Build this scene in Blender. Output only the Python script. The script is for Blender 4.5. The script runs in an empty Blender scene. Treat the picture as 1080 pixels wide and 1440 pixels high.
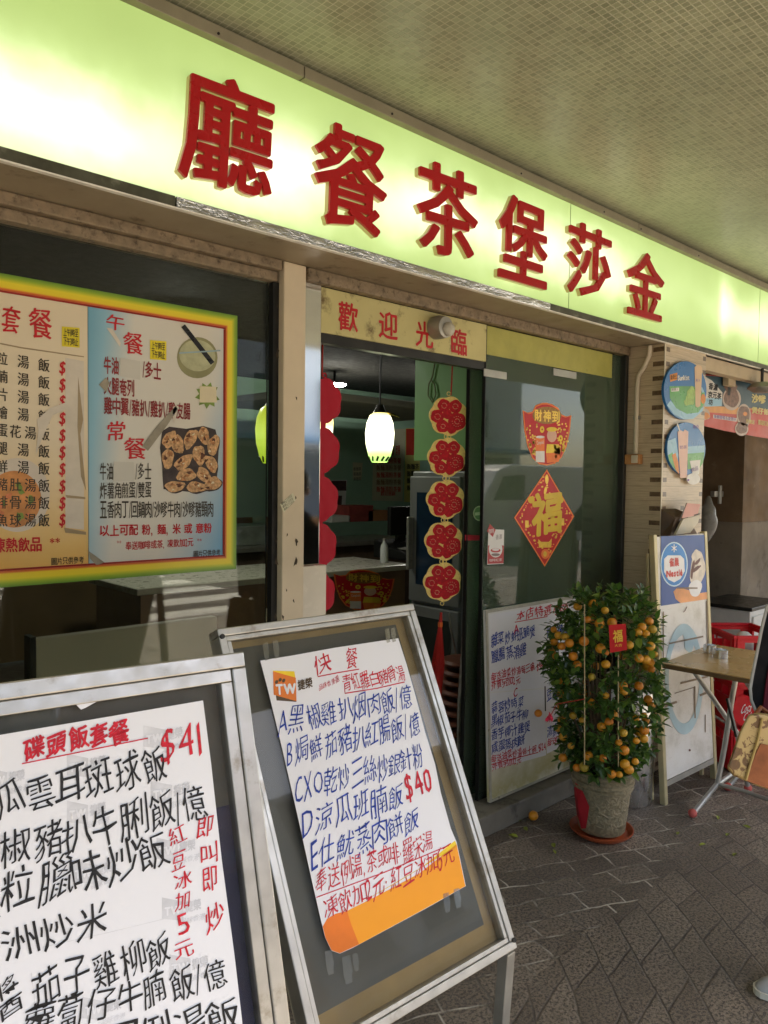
import bpy, bmesh, math, random
from mathutils import Vector, Matrix, noise
R = math.radians
random.seed(7)
S = bpy.context.scene
COL = S.collection

# ------------------------------------------------------------------ camera
HCAM = 1.6
FPX = 1080.0                      # focal length in photo pixels (photo 1080 x 1440)
_th, _pt, _ro = R(47.0), R(-2.3), R(0.72)
FW = Vector((math.cos(_th)*math.cos(_pt), math.sin(_th)*math.cos(_pt), math.sin(_pt)))
_r0 = Vector((math.sin(_th), -math.cos(_th), 0)); _u0 = _r0.cross(FW)
RT = _r0*math.cos(_ro) + _u0*math.sin(_ro)
UP = -_r0*math.sin(_ro) + _u0*math.cos(_ro)
CC = Vector((0, 0, HCAM))
cam_d = bpy.data.cameras.new('camera'); cam = bpy.data.objects.new('camera', cam_d); COL.objects.link(cam)
cam.matrix_world = Matrix(((RT.x, UP.x, -FW.x, CC.x), (RT.y, UP.y, -FW.y, CC.y), (RT.z, UP.z, -FW.z, CC.z), (0, 0, 0, 1)))
cam_d.sensor_fit = 'VERTICAL'; cam_d.sensor_height = 36; cam_d.lens = FPX/1440*36
cam_d.clip_start = 0.05; cam_d.clip_end = 500
S.camera = cam

# ------------------------------------------------------------------ light
SUN_EL, SUN_AZ = R(50), R(150)     # azimuth measured from +Y towards +X : from the street side
W = bpy.data.worlds.new('World'); S.world = W; W.use_nodes = True
nt = W.node_tree; bg = nt.nodes['Background']
sky = nt.nodes.new('ShaderNodeTexSky'); sky.sky_type = 'NISHITA'; sky.sun_disc = False
sky.sun_elevation = SUN_EL; sky.sun_rotation = SUN_AZ
sky.dust_density = 2.0
nt.links.new(sky.outputs[0], bg.inputs[0]); bg.inputs[1].default_value = 0.11
sd = bpy.data.lights.new('sun', 'SUN'); sd.energy = 5.0; sd.angle = R(0.5); sd.color = (1, .88, .70)
sun = bpy.data.objects.new('sun', sd); COL.objects.link(sun)
_sdir = Vector((math.sin(SUN_AZ)*math.cos(SUN_EL), math.cos(SUN_AZ)*math.cos(SUN_EL), math.sin(SUN_EL)))
sun.rotation_euler = _sdir.to_track_quat('Z', 'Y').to_euler(); sun.location = (0, -6, 12)
S.view_settings.view_transform = 'Standard'; S.view_settings.look = 'None'
S.view_settings.gamma = 1; S.view_settings.use_curve_mapping = False
S.view_settings.exposure = 2.58
S.cycles.max_bounces = 8; S.cycles.diffuse_bounces = 5; S.cycles.glossy_bounces = 4
S.cycles.transparent_max_bounces = 12
S.cycles.sample_clamp_indirect = 6
S.cycles.use_denoising = True

# ------------------------------------------------------------------ measuring helpers: a photo pixel as a point on a real plane
def ray(x, y): return FW + RT*((x-540)/FPX) - UP*((y-720)/FPX)
def onY(x, y, Y): r = ray(x, y); return CC + r*(Y/r.y)
def onX(x, y, X): r = ray(x, y); return CC + r*(X/r.x)
def onZ(x, y, Z): r = ray(x, y); return CC + r*((Z-HCAM)/r.z)
def atD(x, y, D): return CC + ray(x, y)*D
class Plane:
    def __init__(s, o, n):
        s.o = Vector(o); s.n = Vector(n).normalized()
    def px(s, x, y, off=0.0):
        r = ray(x, y); o = s.o + s.n*off
        return CC + r*((o-CC).dot(s.n)/r.dot(s.n))

# ------------------------------------------------------------------ materials
MATS = {}
class NB:
    """small node-graph builder"""
    def __init__(s, name):
        s.m = bpy.data.materials.new(name); s.m.use_nodes = True
        s.t = s.m.node_tree; s.b = s.t.nodes['Principled BSDF']; s.o = s.t.nodes['Material Output']
    def n(s, typ, **kw):
        d = s.t.nodes.new(typ)
        for k, v in kw.items(): setattr(d, k, v)
        return d
    def put(s, sock, v):
        if hasattr(v, 'node'): s.t.links.new(v, sock)
        elif v is not None:
            if isinstance(v, (tuple, list)) and len(v) == 3 and sock.type == 'RGBA': v = (*v, 1)
            sock.default_value = v
    def math(s, op, a, b=None, c=None, clamp=False):
        d = s.n('ShaderNodeMath', operation=op, use_clamp=clamp)
        s.put(d.inputs[0], a)
        if b is not None: s.put(d.inputs[1], b)
        if c is not None: s.put(d.inputs[2], c)
        return d.outputs[0]
    def pos(s):
        if not hasattr(s, '_p'):
            g = s.n('ShaderNodeNewGeometry'); s._p = g.outputs['Position']
            sp = s.n('ShaderNodeSeparateXYZ'); s.t.links.new(s._p, sp.inputs[0]); s._xyz = sp.outputs
        return s._p
    def xyz(s): s.pos(); return s._xyz
    def obj(s):
        if not hasattr(s, '_oc'): s._oc = s.n('ShaderNodeTexCoord').outputs['Object']
        return s._oc
    def noise(s, scale, detail=4, rough=.55, vec=None, dist=0):
        d = s.n('ShaderNodeTexNoise'); d.inputs['Scale'].default_value = scale; d.inputs['Detail'].default_value = detail
        d.inputs['Roughness'].default_value = rough; d.inputs['Distortion'].default_value = dist
        s.put(d.inputs['Vector'], vec if vec is not None else s.obj()); return d.outputs[0]
    def scaled(s, v, sc):
        d = s.n('ShaderNodeMapping'); s.put(d.inputs[0], v); d.inputs['Scale'].default_value = sc; return d.outputs[0]
    def ramp(s, f, stops, interp='LINEAR'):
        d = s.n('ShaderNodeValToRGB'); d.color_ramp.interpolation = interp; e = d.color_ramp.elements
        while len(e) < len(stops): e.new(.5)
        for el, (p, c) in zip(e, stops):
            el.position = p; el.color = (*c, 1) if not isinstance(c, (int, float)) else (c, c, c, 1)
        s.put(d.inputs[0], f); return d.outputs[0]
    def mix(s, f, a, b, blend='MIX'):
        d = s.n('ShaderNodeMix', data_type='RGBA', blend_type=blend)
        s.put(d.inputs[0], f); s.put(d.inputs[6], a); s.put(d.inputs[7], b); return d.outputs[2]
    def bump(s, h, strength=.3, dist=.01):
        d = s.n('ShaderNodeBump'); d.inputs['Strength'].default_value = strength; d.inputs['Distance'].default_value = dist
        s.put(d.inputs['Height'], h); s.t.links.new(d.outputs[0], s.b.inputs['Normal'])
    def set(s, **kw):
        for k, v in kw.items(): s.put(s.b.inputs[k.replace('_', ' ')], v)
        return s.m

def mat(name, col, rough=.6, metal=0, var=.18, vs=9, dirt=None, dirt_amt=.0, dirt_scale=6, bump=0, bs=60, spec=.28, coat=0, emit=None, es=0):
    if name in MATS: return MATS[name]
    b = NB(name)
    f = b.noise(vs, 5)
    c2 = tuple(max(0, x*(1-var)) for x in col); c1 = tuple(min(1, x*(1+var*.6)) for x in col)
    c = b.ramp(f, [(.3, c2), (.7, c1)])
    if dirt is not None:
        d = b.ramp(b.noise(dirt_scale, 7, .68), [(1-dirt_amt-.12, 0.0), (1-dirt_amt+.04, 1.0)])
        c = b.mix(d, c, dirt)
    r = b.ramp(b.noise(vs*2.3, 4), [(.3, max(.02, rough*.8)), (.7, min(1, rough*1.2))])
    b.set(Base_Color=c, Roughness=r, Metallic=metal)
    b.b.inputs['Specular IOR Level'].default_value = spec
    b.b.inputs['Coat Weight'].default_value = coat
    if bump: b.bump(b.noise(bs, 5), bump, .004)
    if emit: b.set(Emission_Color=emit, Emission_Strength=es)
    MATS[name] = b.m
    return b.m

def glass_mat(name, tint, rough=0.0, ior=1.5, smear=.03, milk=0.0, dcol=(.5, .5, .45)):
    if name in MATS: return MATS[name]
    b = NB(name); t = b.t
    tr = b.n('ShaderNodeBsdfTransparent'); tr.inputs[0].default_value = (*tint, 1)
    gl = b.n('ShaderNodeBsdfGlossy'); gl.inputs['Roughness'].default_value = rough
    fr = b.n('ShaderNodeFresnel'); fr.inputs[0].default_value = ior
    mx = b.n('ShaderNodeMixShader'); t.links.new(fr.outputs[0], mx.inputs[0]); t.links.new(tr.outputs[0], mx.inputs[1]); t.links.new(gl.outputs[0], mx.inputs[2])
    df = b.n('ShaderNodeBsdfDiffuse'); df.inputs[0].default_value = (*dcol, 1)
    m2 = b.n('ShaderNodeMixShader')
    d = b.ramp(b.noise(3.0, 7, .7), [(.35, milk), (.75, milk+smear)])
    t.links.new(d, m2.inputs[0]); t.links.new(mx.outputs[0], m2.inputs[1]); t.links.new(df.outputs[0], m2.inputs[2])
    t.links.new(m2.outputs[0], b.o.inputs[0])
    t.nodes.remove(b.b); MATS[name] = b.m
    return b.m

# ------------------------------------------------------------------ geometry builder
class G:
    def __init__(s): s.v = []; s.f = []; s.mi = []
    def add(s, vs, fs, mi=0):
        o = len(s.v); s.v += [Vector(v) for v in vs]
        s.f += [tuple(i+o for i in f) for f in fs]; s.mi += [mi]*len(fs); return s
    def box(s, x0, x1, y0, y1, z0, z1, mi=0):
        return s.add([(x0,y0,z0),(x1,y0,z0),(x1,y1,z0),(x0,y1,z0),(x0,y0,z1),(x1,y0,z1),(x1,y1,z1),(x0,y1,z1)],
                     [(0,3,2,1),(4,5,6,7),(0,1,5,4),(1,2,6,5),(2,3,7,6),(3,0,4,7)], mi)
    def hexa(s, p, mi=0):      # 8 points, bottom ring then top ring
        return s.add(p, [(0,3,2,1),(4,5,6,7),(0,1,5,4),(1,2,6,5),(2,3,7,6),(3,0,4,7)], mi)
    def bar(s, a, b, w, h, up=(0,0,1), mi=0):   # rectangular bar from a to b
        a = Vector(a); b = Vector(b); d = (b-a).normalized(); up = Vector(up)
        sx = d.cross(up).normalized(); sy = sx.cross(d).normalized()
        p = []
        for q in (a, b):
            for i, j in ((-1,-1),(1,-1),(1,1),(-1,1)): p.append(q + sx*(w/2*i) + sy*(h/2*j))
        return s.hexa(p, mi)
    def prism(s, poly, nrm, th, mi=0):          # polygon (points), thickness th against the normal
        n = len(poly); nrm = Vector(nrm).normalized(); P = [Vector(p) for p in poly]
        s.add(P + [p - nrm*th for p in P], [tuple(range(n)), tuple(range(2*n-1, n-1, -1))] + [(i, n+i, n+(i+1) % n, (i+1) % n) for i in range(n)], mi)
        return s
    def tube(s, pts, r, n=8, mi=0, caps=True):
        P = [Vector(p) for p in pts]; rs = r if isinstance(r, (list, tuple)) else [r]*len(P)
        vs = []; fs = []
        t = (P[1]-P[0]).normalized(); ref = Vector((0,0,1)) if abs(t.z) < .9 else Vector((1,0,0))
        x = t.cross(ref).normalized()
        for i, p in enumerate(P):
            t = ((P[min(i+1, len(P)-1)]-P[i]).normalized() + (P[i]-P[max(i-1, 0)]).normalized())
            t = t.normalized() if t.length > 1e-6 else Vector((0,0,1))
            x = (x - t*x.dot(t)).normalized(); y = t.cross(x)
            for k in range(n):
                a = 2*math.pi*k/n; vs.append(p + (x*math.cos(a) + y*math.sin(a))*rs[i])
        for i in range(len(P)-1):
            for k in range(n): fs.append((i*n+k, i*n+(k+1) % n, (i+1)*n+(k+1) % n, (i+1)*n+k))
        if caps: fs += [tuple(range(n-1, -1, -1)), tuple(range((len(P)-1)*n, len(P)*n))]
        return s.add(vs, fs, mi)
    def lathe(s, prof, c, n=28, mi=0):          # prof: (radius, z)
        c = Vector(c); vs = []; fs = []
        for (r, z) in prof:
            for k in range(n):
                a = 2*math.pi*k/n; vs.append(c + Vector((r*math.cos(a), r*math.sin(a), z)))
        for i in range(len(prof)-1):
            for k in range(n): fs.append((i*n+k, i*n+(k+1) % n, (i+1)*n+(k+1) % n, (i+1)*n+k))
        return s.add(vs, fs, mi)
    def ball(s, c, r, n=12, m=8, sc=(1,1,1), mi=0):
        vs = []; fs = []; c = Vector(c)
        for i in range(1, m):
            a = math.pi*i/m
            for k in range(n):
                b = 2*math.pi*k/n
                vs.append(c + Vector((r*sc[0]*math.sin(a)*math.cos(b), r*sc[1]*math.sin(a)*math.sin(b), r*sc[2]*math.cos(a))))
        t = len(vs); vs += [c+Vector((0,0,r*sc[2])), c-Vector((0,0,r*sc[2]))]
        for k in range(n):
            fs.append((t, k, (k+1) % n)); fs.append((t+1, (m-2)*n+(k+1) % n, (m-2)*n+k))
        for i in range(m-2):
            for k in range(n): fs.append((i*n+k, (i+1)*n+k, (i+1)*n+(k+1) % n, i*n+(k+1) % n))
        return s.add(vs, fs, mi)

def wloc(o):
    l = Vector((0,0,0))
    while o is not None: l = l + o.location; o = o.parent
    return l
def build(name, g, m, parent=None, smooth=False, bevel=0.0, seg=2):
    off = wloc(parent) if parent else Vector((0,0,0))
    me = bpy.data.meshes.new(name)
    me.from_pydata([tuple(v-off) for v in g.v], [], g.f)
    ms = m if isinstance(m, (list, tuple)) else [m]
    for x in ms: me.materials.append(x)
    if len(ms) > 1: me.polygons.foreach_set('material_index', g.mi)
    if bevel > 0:
        bm = bmesh.new(); bm.from_mesh(me)
        bmesh.ops.recalc_face_normals(bm, faces=bm.faces)
        es = [e for e in bm.edges if len(e.link_faces) == 2 and e.calc_face_angle(0) > R(35)]
        bmesh.ops.bevel(bm, geom=es, offset=bevel, segments=seg, affect='EDGES', profile=.5, clamp_overlap=True)
        bm.to_mesh(me); bm.free()
    if smooth:
        me.polygons.foreach_set('use_smooth', [True]*len(me.polygons))
        try: me.set_sharp_from_angle(angle=R(40))
        except Exception: pass
    me.update()
    o = bpy.data.objects.new(name, me); COL.objects.link(o)
    if parent: o.parent = parent
    return o
def tag(o, label=None, cat=None, group=None, kind=None):
    if label: o['label'] = label
    if cat: o['category'] = cat
    if group: o['group'] = group
    if kind: o['kind'] = kind
    return o
def thing(name, label, cat, loc=(0,0,0), group=None):
    o = bpy.data.objects.new(name, None); COL.objects.link(o); o.location = loc; o.empty_display_size = .1
    return tag(o, label, cat, group, 'thing')
def struct(name, g, m): return tag(build(name, g, m), kind='structure')

# ------------------------------------------------------------------ lettering
_glyph = {}
def glyph(ch, thin=0.0):
    """2-D filled outline of one character in em units: verts, faces, boundary edges"""
    if (ch, thin) in _glyph: return _glyph[(ch, thin)]
    c = bpy.data.curves.new('g', 'FONT'); c.body = ch; c.resolution_u = 2; c.size = 1; c.offset = -thin
    o = bpy.data.objects.new('g', c); COL.objects.link(o)
    dg = bpy.context.evaluated_depsgraph_get()
    me = bpy.data.meshes.new_from_object(o.evaluated_get(dg))
    vs = [(v.co.x, v.co.y) for v in me.vertices]; fs = [tuple(p.vertices) for p in me.polygons]
    cnt = {}
    for f in fs:
        for i in range(len(f)):
            a, b = f[i], f[(i+1) % len(f)]; k = (min(a, b), max(a, b)); cnt[k] = cnt.get(k, 0)+1
    be = [k for k, n in cnt.items() if n == 1]
    bpy.data.objects.remove(o); bpy.data.meshes.remove(me); bpy.data.curves.remove(c)
    _glyph[(ch, thin)] = (vs, fs, be)
    return _glyph[(ch, thin)]
def cjk(ch): return ord(ch) > 0x2e00
def cells(body):
    out = []; x = 0
    for ch in body:
        if cjk(ch): w = 1.0
        elif ch in ' .,·': w = .35
        else:
            gx = [v[0] for v in glyph(ch)[0]] or [0, .4]; w = (max(gx)-min(gx))*.86 + .10
        out.append((ch, x, w)); x += w
    return out, x
_BOLD = {0: [(0,0)], 1: [(0,0),(1,.5)], 2: [(-1,0),(1,0),(0,1),(0,-1)], 3: [(math.cos(k*math.pi/4), math.sin(k*math.pi/4)) for k in range(8)]}
def letters(g, body, bl, br, tl, nrm, bold=0, bw=.016, hand=0.0, seed=1, depth=0.0, mi=0, fit=True, sq=1.0, thin=0.0):
    """writes body into the parallelogram bl-br-tl lying on a plane with normal nrm (towards the reader)"""
    bl, br, tl, nrm = Vector(bl), Vector(br), Vector(tl), Vector(nrm).normalized()
    ux, uy = br-bl, tl-bl
    cs, tot = cells(body); rnd = random.Random(seed)
    for ch, x0, w in cs:
        if ch == ' ': continue
        vs, fs, be = glyph(ch, thin)
        if not vs: continue
        xs = [v[0] for v in vs]; ys = [v[1] for v in vs]
        if cjk(ch):
            mx0, my0 = min(xs), min(ys); ww, hh = max(xs)-mx0, max(ys)-my0
            if fit and ww > .5 and hh > .5:      # fill the cell
                q = [((a-mx0)/ww*.92+.04, (b-my0)/hh) for a, b in vs]
            else:
                q = [(a/1.0, b+.1) for a, b in vs]
        else:
            mx0 = min(xs); ww = max(xs)-mx0
            q = [((a-mx0)*.86/w + .05/w, b/.73) for a, b in vs]
        if hand:
            ang = rnd.uniform(-.06, .06)*hand; sh = rnd.uniform(-.1, .16)*hand; sx = 1+rnd.uniform(-.1, .12)*hand; sy = 1+rnd.uniform(-.1, .16)*hand
            ox, oy = rnd.uniform(-.04, .04)*hand, rnd.uniform(-.07, .07)*hand
            p1, p2, p3 = rnd.uniform(0, 6), rnd.uniform(0, 6), rnd.uniform(0, 6)
            def wob(a, b):
                a2, b2 = a-.5, b-.5
                a3 = a2*sx + sh*b2 + .045*hand*math.sin(3.1*b+p1) + .022*hand*math.sin(7*b2+5*a2+p3)
                b3 = b2*sy + .16*hand*a2 + .045*hand*math.sin(3.3*a+p2) + .022*hand*math.sin(6*a2-5*b2+p1)
                return (a3*math.cos(ang)-b3*math.sin(ang)+.5+ox, a3*math.sin(ang)+b3*math.cos(ang)+.5+oy)
            q = [wob(a, b) for a, b in q]
        offs = _BOLD[bold]
        for k, (dx, dy) in enumerate(offs):
            lift = k*.00012
            P = [bl + ux*((x0 + (a + dx*bw)*w)/tot) + uy*(b + dy*bw*sq) + nrm*lift for a, b in q]
            if depth <= 0: g.add(P, fs, mi)
            else:
                n = len(P); lo = [p - nrm*(depth+lift*.5) for p in P]
                g.add(P + lo, list(fs) + [tuple(i+n for i in reversed(f)) for f in fs] + [(a, b, b+n, a+n) for a, b in be], mi)
    return g

class Sheet:
    """printed or written marks on a flat plane, gathered by material and built as parts"""
    def __init__(s, plane): s.p = plane; s.g = {}
    def _g(s, key): return s.g.setdefault(key, G())
    def write(s, key, body, bl, br, up, lv=3, **kw):
        off = lv*.0004
        a = s.p.px(*bl, off); b = s.p.px(*br, off); c = s.p.px(bl[0]+up[0], bl[1]+up[1], off)
        letters(s._g(key), body, a, b, c, s.p.n, **kw)
    def poly(s, key, pts, lv=1, th=.0003):
        s._g(key).prism([s.p.px(x, y, lv*.0004) for x, y in pts], s.p.n, th)
    def ell(s, key, cx, cy, rx, ry, rot=0, lv=1, n=20, wob=0):
        pts = []
        for k in range(n):
            a = 2*math.pi*k/n; r = 1 + wob*math.sin(3*a+cx) + wob*.6*math.sin(5*a+cy)
            x, y = rx*r*math.cos(a), ry*r*math.sin(a); c, d = math.cos(rot), math.sin(rot)
            pts.append((cx + x*c - y*d, cy + x*d + y*c))
        s.poly(key, pts, lv)
    def line(s, key, pts, w, lv=3):
        for (x0, y0), (x1, y1) in zip(pts, pts[1:]):
            dx, dy = x1-x0, y1-y0; L = math.hypot(dx, dy) or 1; nx, ny = -dy/L*w/2, dx/L*w/2
            s.poly(key, [(x0+nx, y0+ny), (x1+nx, y1+ny), (x1-nx, y1-ny), (x0-nx, y0-ny)], lv)
    def finish(s, parent, names):
        for key, g in s.g.items():
            build(names.get(key, 'print'), g, MATS[key], parent)
# ================================================================== SETTING
def paving_mat():
    b = NB('paving'); p = b.pos(); x, y = b.xyz()[0], b.xyz()[1]
    wn = b.n('ShaderNodeTexNoise'); wn.inputs['Scale'].default_value = 2.6; wn.inputs['Detail'].default_value = 3; b.put(wn.inputs['Vector'], p)
    wob = b.math('SUBTRACT', wn.outputs[0], .5)
    def radius(cx, cy):
        dx = b.math('SUBTRACT', x, cx); dy = b.math('SUBTRACT', y, cy)
        r = b.math('SQRT', b.math('ADD', b.math('MULTIPLY', dx, dx), b.math('MULTIPLY', dy, dy)))
        return b.math('ADD', r, b.math('MULTIPLY', wob, .035))
    def rings(r, w):
        q = b.math('DIVIDE', r, w); f = b.math('FRACT', q)
        d = b.math('MULTIPLY', b.math('MINIMUM', f, b.math('SUBTRACT', 1.0, f)), w)
        return b.math('FLOOR', q), d
    i1, d1 = rings(radius(-1.8, 4.9), .135)
    r2 = b.math('ADD', radius(2.9, -2.6), b.math('MULTIPLY', b.math('FRACT', b.math('MULTIPLY', i1, .37)), .15))
    i2, d2 = rings(r2, .15)
    dA = b.math('MINIMUM', d1, d2)
    ida = b.n('ShaderNodeCombineXYZ'); b.put(ida.inputs[0], i1); b.put(ida.inputs[1], i2)
    # smaller staggered setts along the shop
    rot = b.n('ShaderNodeMapping'); rot.inputs['Rotation'].default_value = (0, 0, R(24)); b.put(rot.inputs[0], p)
    sx = b.n('ShaderNodeSeparateXYZ'); b.put(sx.inputs[0], rot.outputs[0])
    u = b.math('ADD', sx.outputs[0], b.math('MULTIPLY', wob, .12)); v = b.math('ADD', sx.outputs[1], b.math('MULTIPLY', wob, .10))
    iv, dv_ = rings(v, .115)
    u = b.math('ADD', u, b.math('MULTIPLY', b.math('FRACT', b.math('MULTIPLY', b.math('SINE', b.math('MULTIPLY', iv, 12.9898)), 43.75)), .17))
    iu, du_ = rings(u, .17)
    dB = b.math('MINIMUM', du_, dv_)
    idb = b.n('ShaderNodeCombineXYZ'); b.put(idb.inputs[0], iu); b.put(idb.inputs[1], iv); idb.inputs[2].default_value = 7
    edge = b.math('ADD', b.math('ADD', y, b.math('MULTIPLY', x, -.05)), b.math('MULTIPLY', wob, .22))
    zone = b.math('GREATER_THAN', edge, 1.30)
    d = b.math('ADD', b.math('MULTIPLY', dA, b.math('SUBTRACT', 1, zone)), b.math('MULTIPLY', dB, zone))
    idm = b.n('ShaderNodeMix', data_type='VECTOR'); b.put(idm.inputs[0], zone); b.put(idm.inputs[4], ida.outputs[0]); b.put(idm.inputs[5], idb.outputs[0])
    wh = b.n('ShaderNodeTexWhiteNoise', noise_dimensions='3D'); b.put(wh.inputs['Vector'], idm.outputs[1])
    edgeN = b.noise(38, 3, .6, p)
    jw = b.math('ADD', .0016, b.math('MULTIPLY', b.math('SUBTRACT', edgeN, .4), .009))
    joint_m = b.math('SUBTRACT', 1.0, b.math('DIVIDE', b.math('SUBTRACT', d, b.math('MULTIPLY', jw, .5)), .004, clamp=True), clamp=True)
    speck = b.noise(95, 3, .7, p); fine = b.noise(260, 2, .6, p); big = b.noise(1.5, 5, .6, p); mid = b.noise(9, 5, .65, p)
    st = b.ramp(wh.outputs[0], [(0, (.145, .113, .080)), (.5, (.205, .163, .118)), (1, (.285, .23, .168))])
    st = b.mix(b.ramp(speck, [(.42, .9), (.55, 0)]), st, (.028, .023, .018))
    st = b.mix(b.ramp(fine, [(.56, 0), (.68, .75)]), st, (.33, .29, .24))
    st = b.mix(b.math('MULTIPLY', b.ramp(big, [(.35, 1), (.6, 0)]), .5), st, (.075, .062, .05))
    st = b.mix(b.math('MULTIPLY', b.ramp(mid, [(.55, 0), (.75, 1)]), .4), st, (.07, .058, .046))
    pale = b.mix(b.ramp(b.noise(4.5, 6, .7, p), [(.45, 0), (.59, 1)]), (.095, .08, .062), (.46, .42, .34))
    joint = b.mix(zone, b.mix(b.ramp(mid, [(.45, 0), (.7, 1)]), (.055, .045, .035), (.13, .107, .083)), pale)
    c = b.mix(joint_m, st, joint)
    b.set(Base_Color=c, Roughness=b.ramp(b.noise(6, 5, .6, p), [(.3, .45), (.7, .8)]))
    h = b.math('SUBTRACT', b.math('MULTIPLY', speck, .5), b.math('MULTIPLY', joint_m, .3))
    b.bump(h, .7, .006)
    return b.m
M_pave = paving_mat()
M_road = mat('asphalt', (.13, .122, .11), .85, var=.3, vs=3, bump=.4, bs=120)
M_paint = mat('road_paint', (.72, .71, .66), .7, var=.1, dirt=(.2, .2, .19), dirt_amt=.25)
M_kerb = mat('kerb_stone', (.3, .29, .27), .8, var=.2, bump=.3)
g = G().box(-150, 150, -150, 150, -.3, -.13); struct('road', g, M_road)
g = G().box(-14, 24, -3.2, 9, -.125, 0); struct('pavement', g, M_pave)
g = G().box(-14, 24, -3.42, -3.203, -.125, .003); struct('kerb', g, M_kerb)
g = G().box(-40, 50, -17, -11.5, -.125, .0); struct('far_pavement', g, M_kerb)
g = G()
for k in range(7): g.box(3.0, 6.4, -4.5-k*.95, -4.0-k*.95, -.129, -.126)
struct('road_markings', g, M_paint)

# mosaic soffit, with an unseen storey added above it to block the sun
def mosaic_mat():
    b = NB('mosaic'); p = b.pos()
    d = b.n('ShaderNodeTexBrick'); d.offset = 0; d.squash = 1
    for k, v in (('Color1', (.245, .26, .165, 1)), ('Color2', (.335, .35, .225, 1)), ('Mortar', (.47, .46, .33, 1))): d.inputs[k].default_value = v
    for k, v in (('Scale', 1), ('Mortar Size', .0016), ('Mortar Smooth', .2), ('Brick Width', .0225), ('Row Height', .0225)): d.inputs[k].default_value = v
    b.put(d.inputs['Vector'], p)
    big = b.ramp(b.noise(1.1, 5, .6, p), [(.3, .72), (.7, 1.08)])
    c = b.mix(1.0, d.outputs['Color'], big, 'MULTIPLY')
    c = b.mix(b.math('MULTIPLY', b.ramp(b.noise(3.2, 6, .7, p), [(.55, 0), (.75, 1)]), .3), c, (.09, .08, .05))
    b.set(Base_Color=c, Roughness=b.ramp(d.outputs['Fac'], [(0, .3), (1, .8)]))
    b.bump(b.math('SUBTRACT', b.math('MULTIPLY', b.noise(55, 2, .5, p), .5), d.outputs['Fac']), .5, .003)
    return b.m
M_mosaic = mosaic_mat()
M_conc = mat('render_wall', (.42, .40, .35), .85, var=.12, vs=2, dirt=(.2, .18, .15), dirt_amt=.3, bump=.2, bs=30)
ov = thing('overhanging_storey', 'mosaic tiled arcade underside with an added concrete storey above blocking the sun', 'building', (0, 0, 2.94))
build('soffit', G().box(-14, 24, -1.75, 4, 2.94, 3.02), M_mosaic, ov)
build('wall', G().box(-14, 24, -1.75, 9, 3.021, 5.5), M_conc, ov)

# ================================================================== SHOP FRONT
YW, YS = 2.30, 2.05
M_tan = mat('tan_aluminium', (.33, .27, .18), .42, .25, var=.15, vs=3, dirt=(.09, .06, .035), dirt_amt=.3, dirt_scale=9)
M_rail = mat('weathered_rail', (.25, .19, .12), .6, .1, var=.3, vs=30, dirt=(.06, .042, .025), dirt_amt=.35, dirt_scale=38, bump=.3, bs=70)
M_alu = mat('aluminium', (.47, .455, .41), .38, .8, var=.14, vs=16, dirt=(.24, .20, .14), dirt_amt=.32, dirt_scale=11)
M_alu2 = mat('dull_aluminium', (.40, .39, .34), .45, .7, var=.18, vs=8, dirt=(.12, .11, .08), dirt_amt=.25)
M_black = mat('black_gasket', (.012, .012, .011), .4, var=.2)
M_dark = mat('dark_frame', (.035, .033, .028), .35, .3, var=.3, dirt=(.1, .08, .05), dirt_amt=.2)
M_cream = mat('cream_paint', (.62, .52, .36), .5, var=.1, vs=5, dirt=(.06, .04, .025), dirt_amt=.155, dirt_scale=11)
M_steel = mat('polished_steel', (.72, .72, .70), .06, 1.0, var=.04, vs=2)
M_tile = mat('cream_tile', (.66, .60, .48), .25, var=.08, dirt=(.3, .24, .16), dirt_amt=.15)
M_step = mat('step_stone', (.19, .175, .14), .55, var=.25, vs=6, dirt=(.05, .045, .035), dirt_amt=.35, bump=.2)
M_glass = glass_mat('window_glass', (.78, .81, .76), 0, 1.4, .008, .0)
M_glassd = glass_mat('door_glass', (.62, .74, .64), .025, 1.42, .07, .09, (.36, .44, .31))

sf = thing('shop_front', 'cafe front of tan metal rails and cream post under the lit sign', 'shop front', (1.6, YW, 0))
build('underside_panel', G().box(-6, 3.985, YS+.004, YW+.05, 2.372, 2.392), M_tan, sf)
build('head_rail', G().box(-6, 1.59, YW-.055, YW-.02, 2.335, 2.371).box(-6, 1.59, YW-.03, YW+.03, 2.30, 2.334), M_rail, sf, bevel=.004)
build('head_rail', G().box(1.71, 3.985, YW-.05, YW-.01, 2.325, 2.371), M_rail, sf, bevel=.004)
build('post', G().box(1.603, 1.700, YW-.05, YW+.03, .0, 2.371), M_cream, sf, bevel=.004)
build('gasket', G().box(1.578, 1.602, YW-.02, YW+.02, .5, 2.30), M_black, sf)
build('steel_post', G().box(1.702, 1.787, YW-.03, YW+.02, 1.285, 2.324), M_steel, sf, bevel=.003)
build('tiled_stub', G().box(1.7015, 1.815, YW-.04, YW+.09, .1, 1.282), M_tile, sf, bevel=.004)
build('sill_wall', G().box(-6, 1.602, YW-.06, YW+.10, 0, .5), M_step, sf)
build('window_pane', G().box(-6, 1.577, YW+.004, YW+.012, .5, 2.299), M_glass, sf)
build('side_frame', G().box(3.955, 3.985, YW-.04, YW+.04, .1, 2.324), M_dark, sf, bevel=.003)
build('head_wall', G().box(-6, 3.985, YW+.052, YW+.12, 2.335, 2.93), M_dark, sf)

st = tag(build('door_step', G().box(1.82, 4.6, 2.16, 2.62, 0, .098), M_step, bevel=.008), 'grey stone step in front of the glass door', 'step', None, 'thing')

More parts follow.
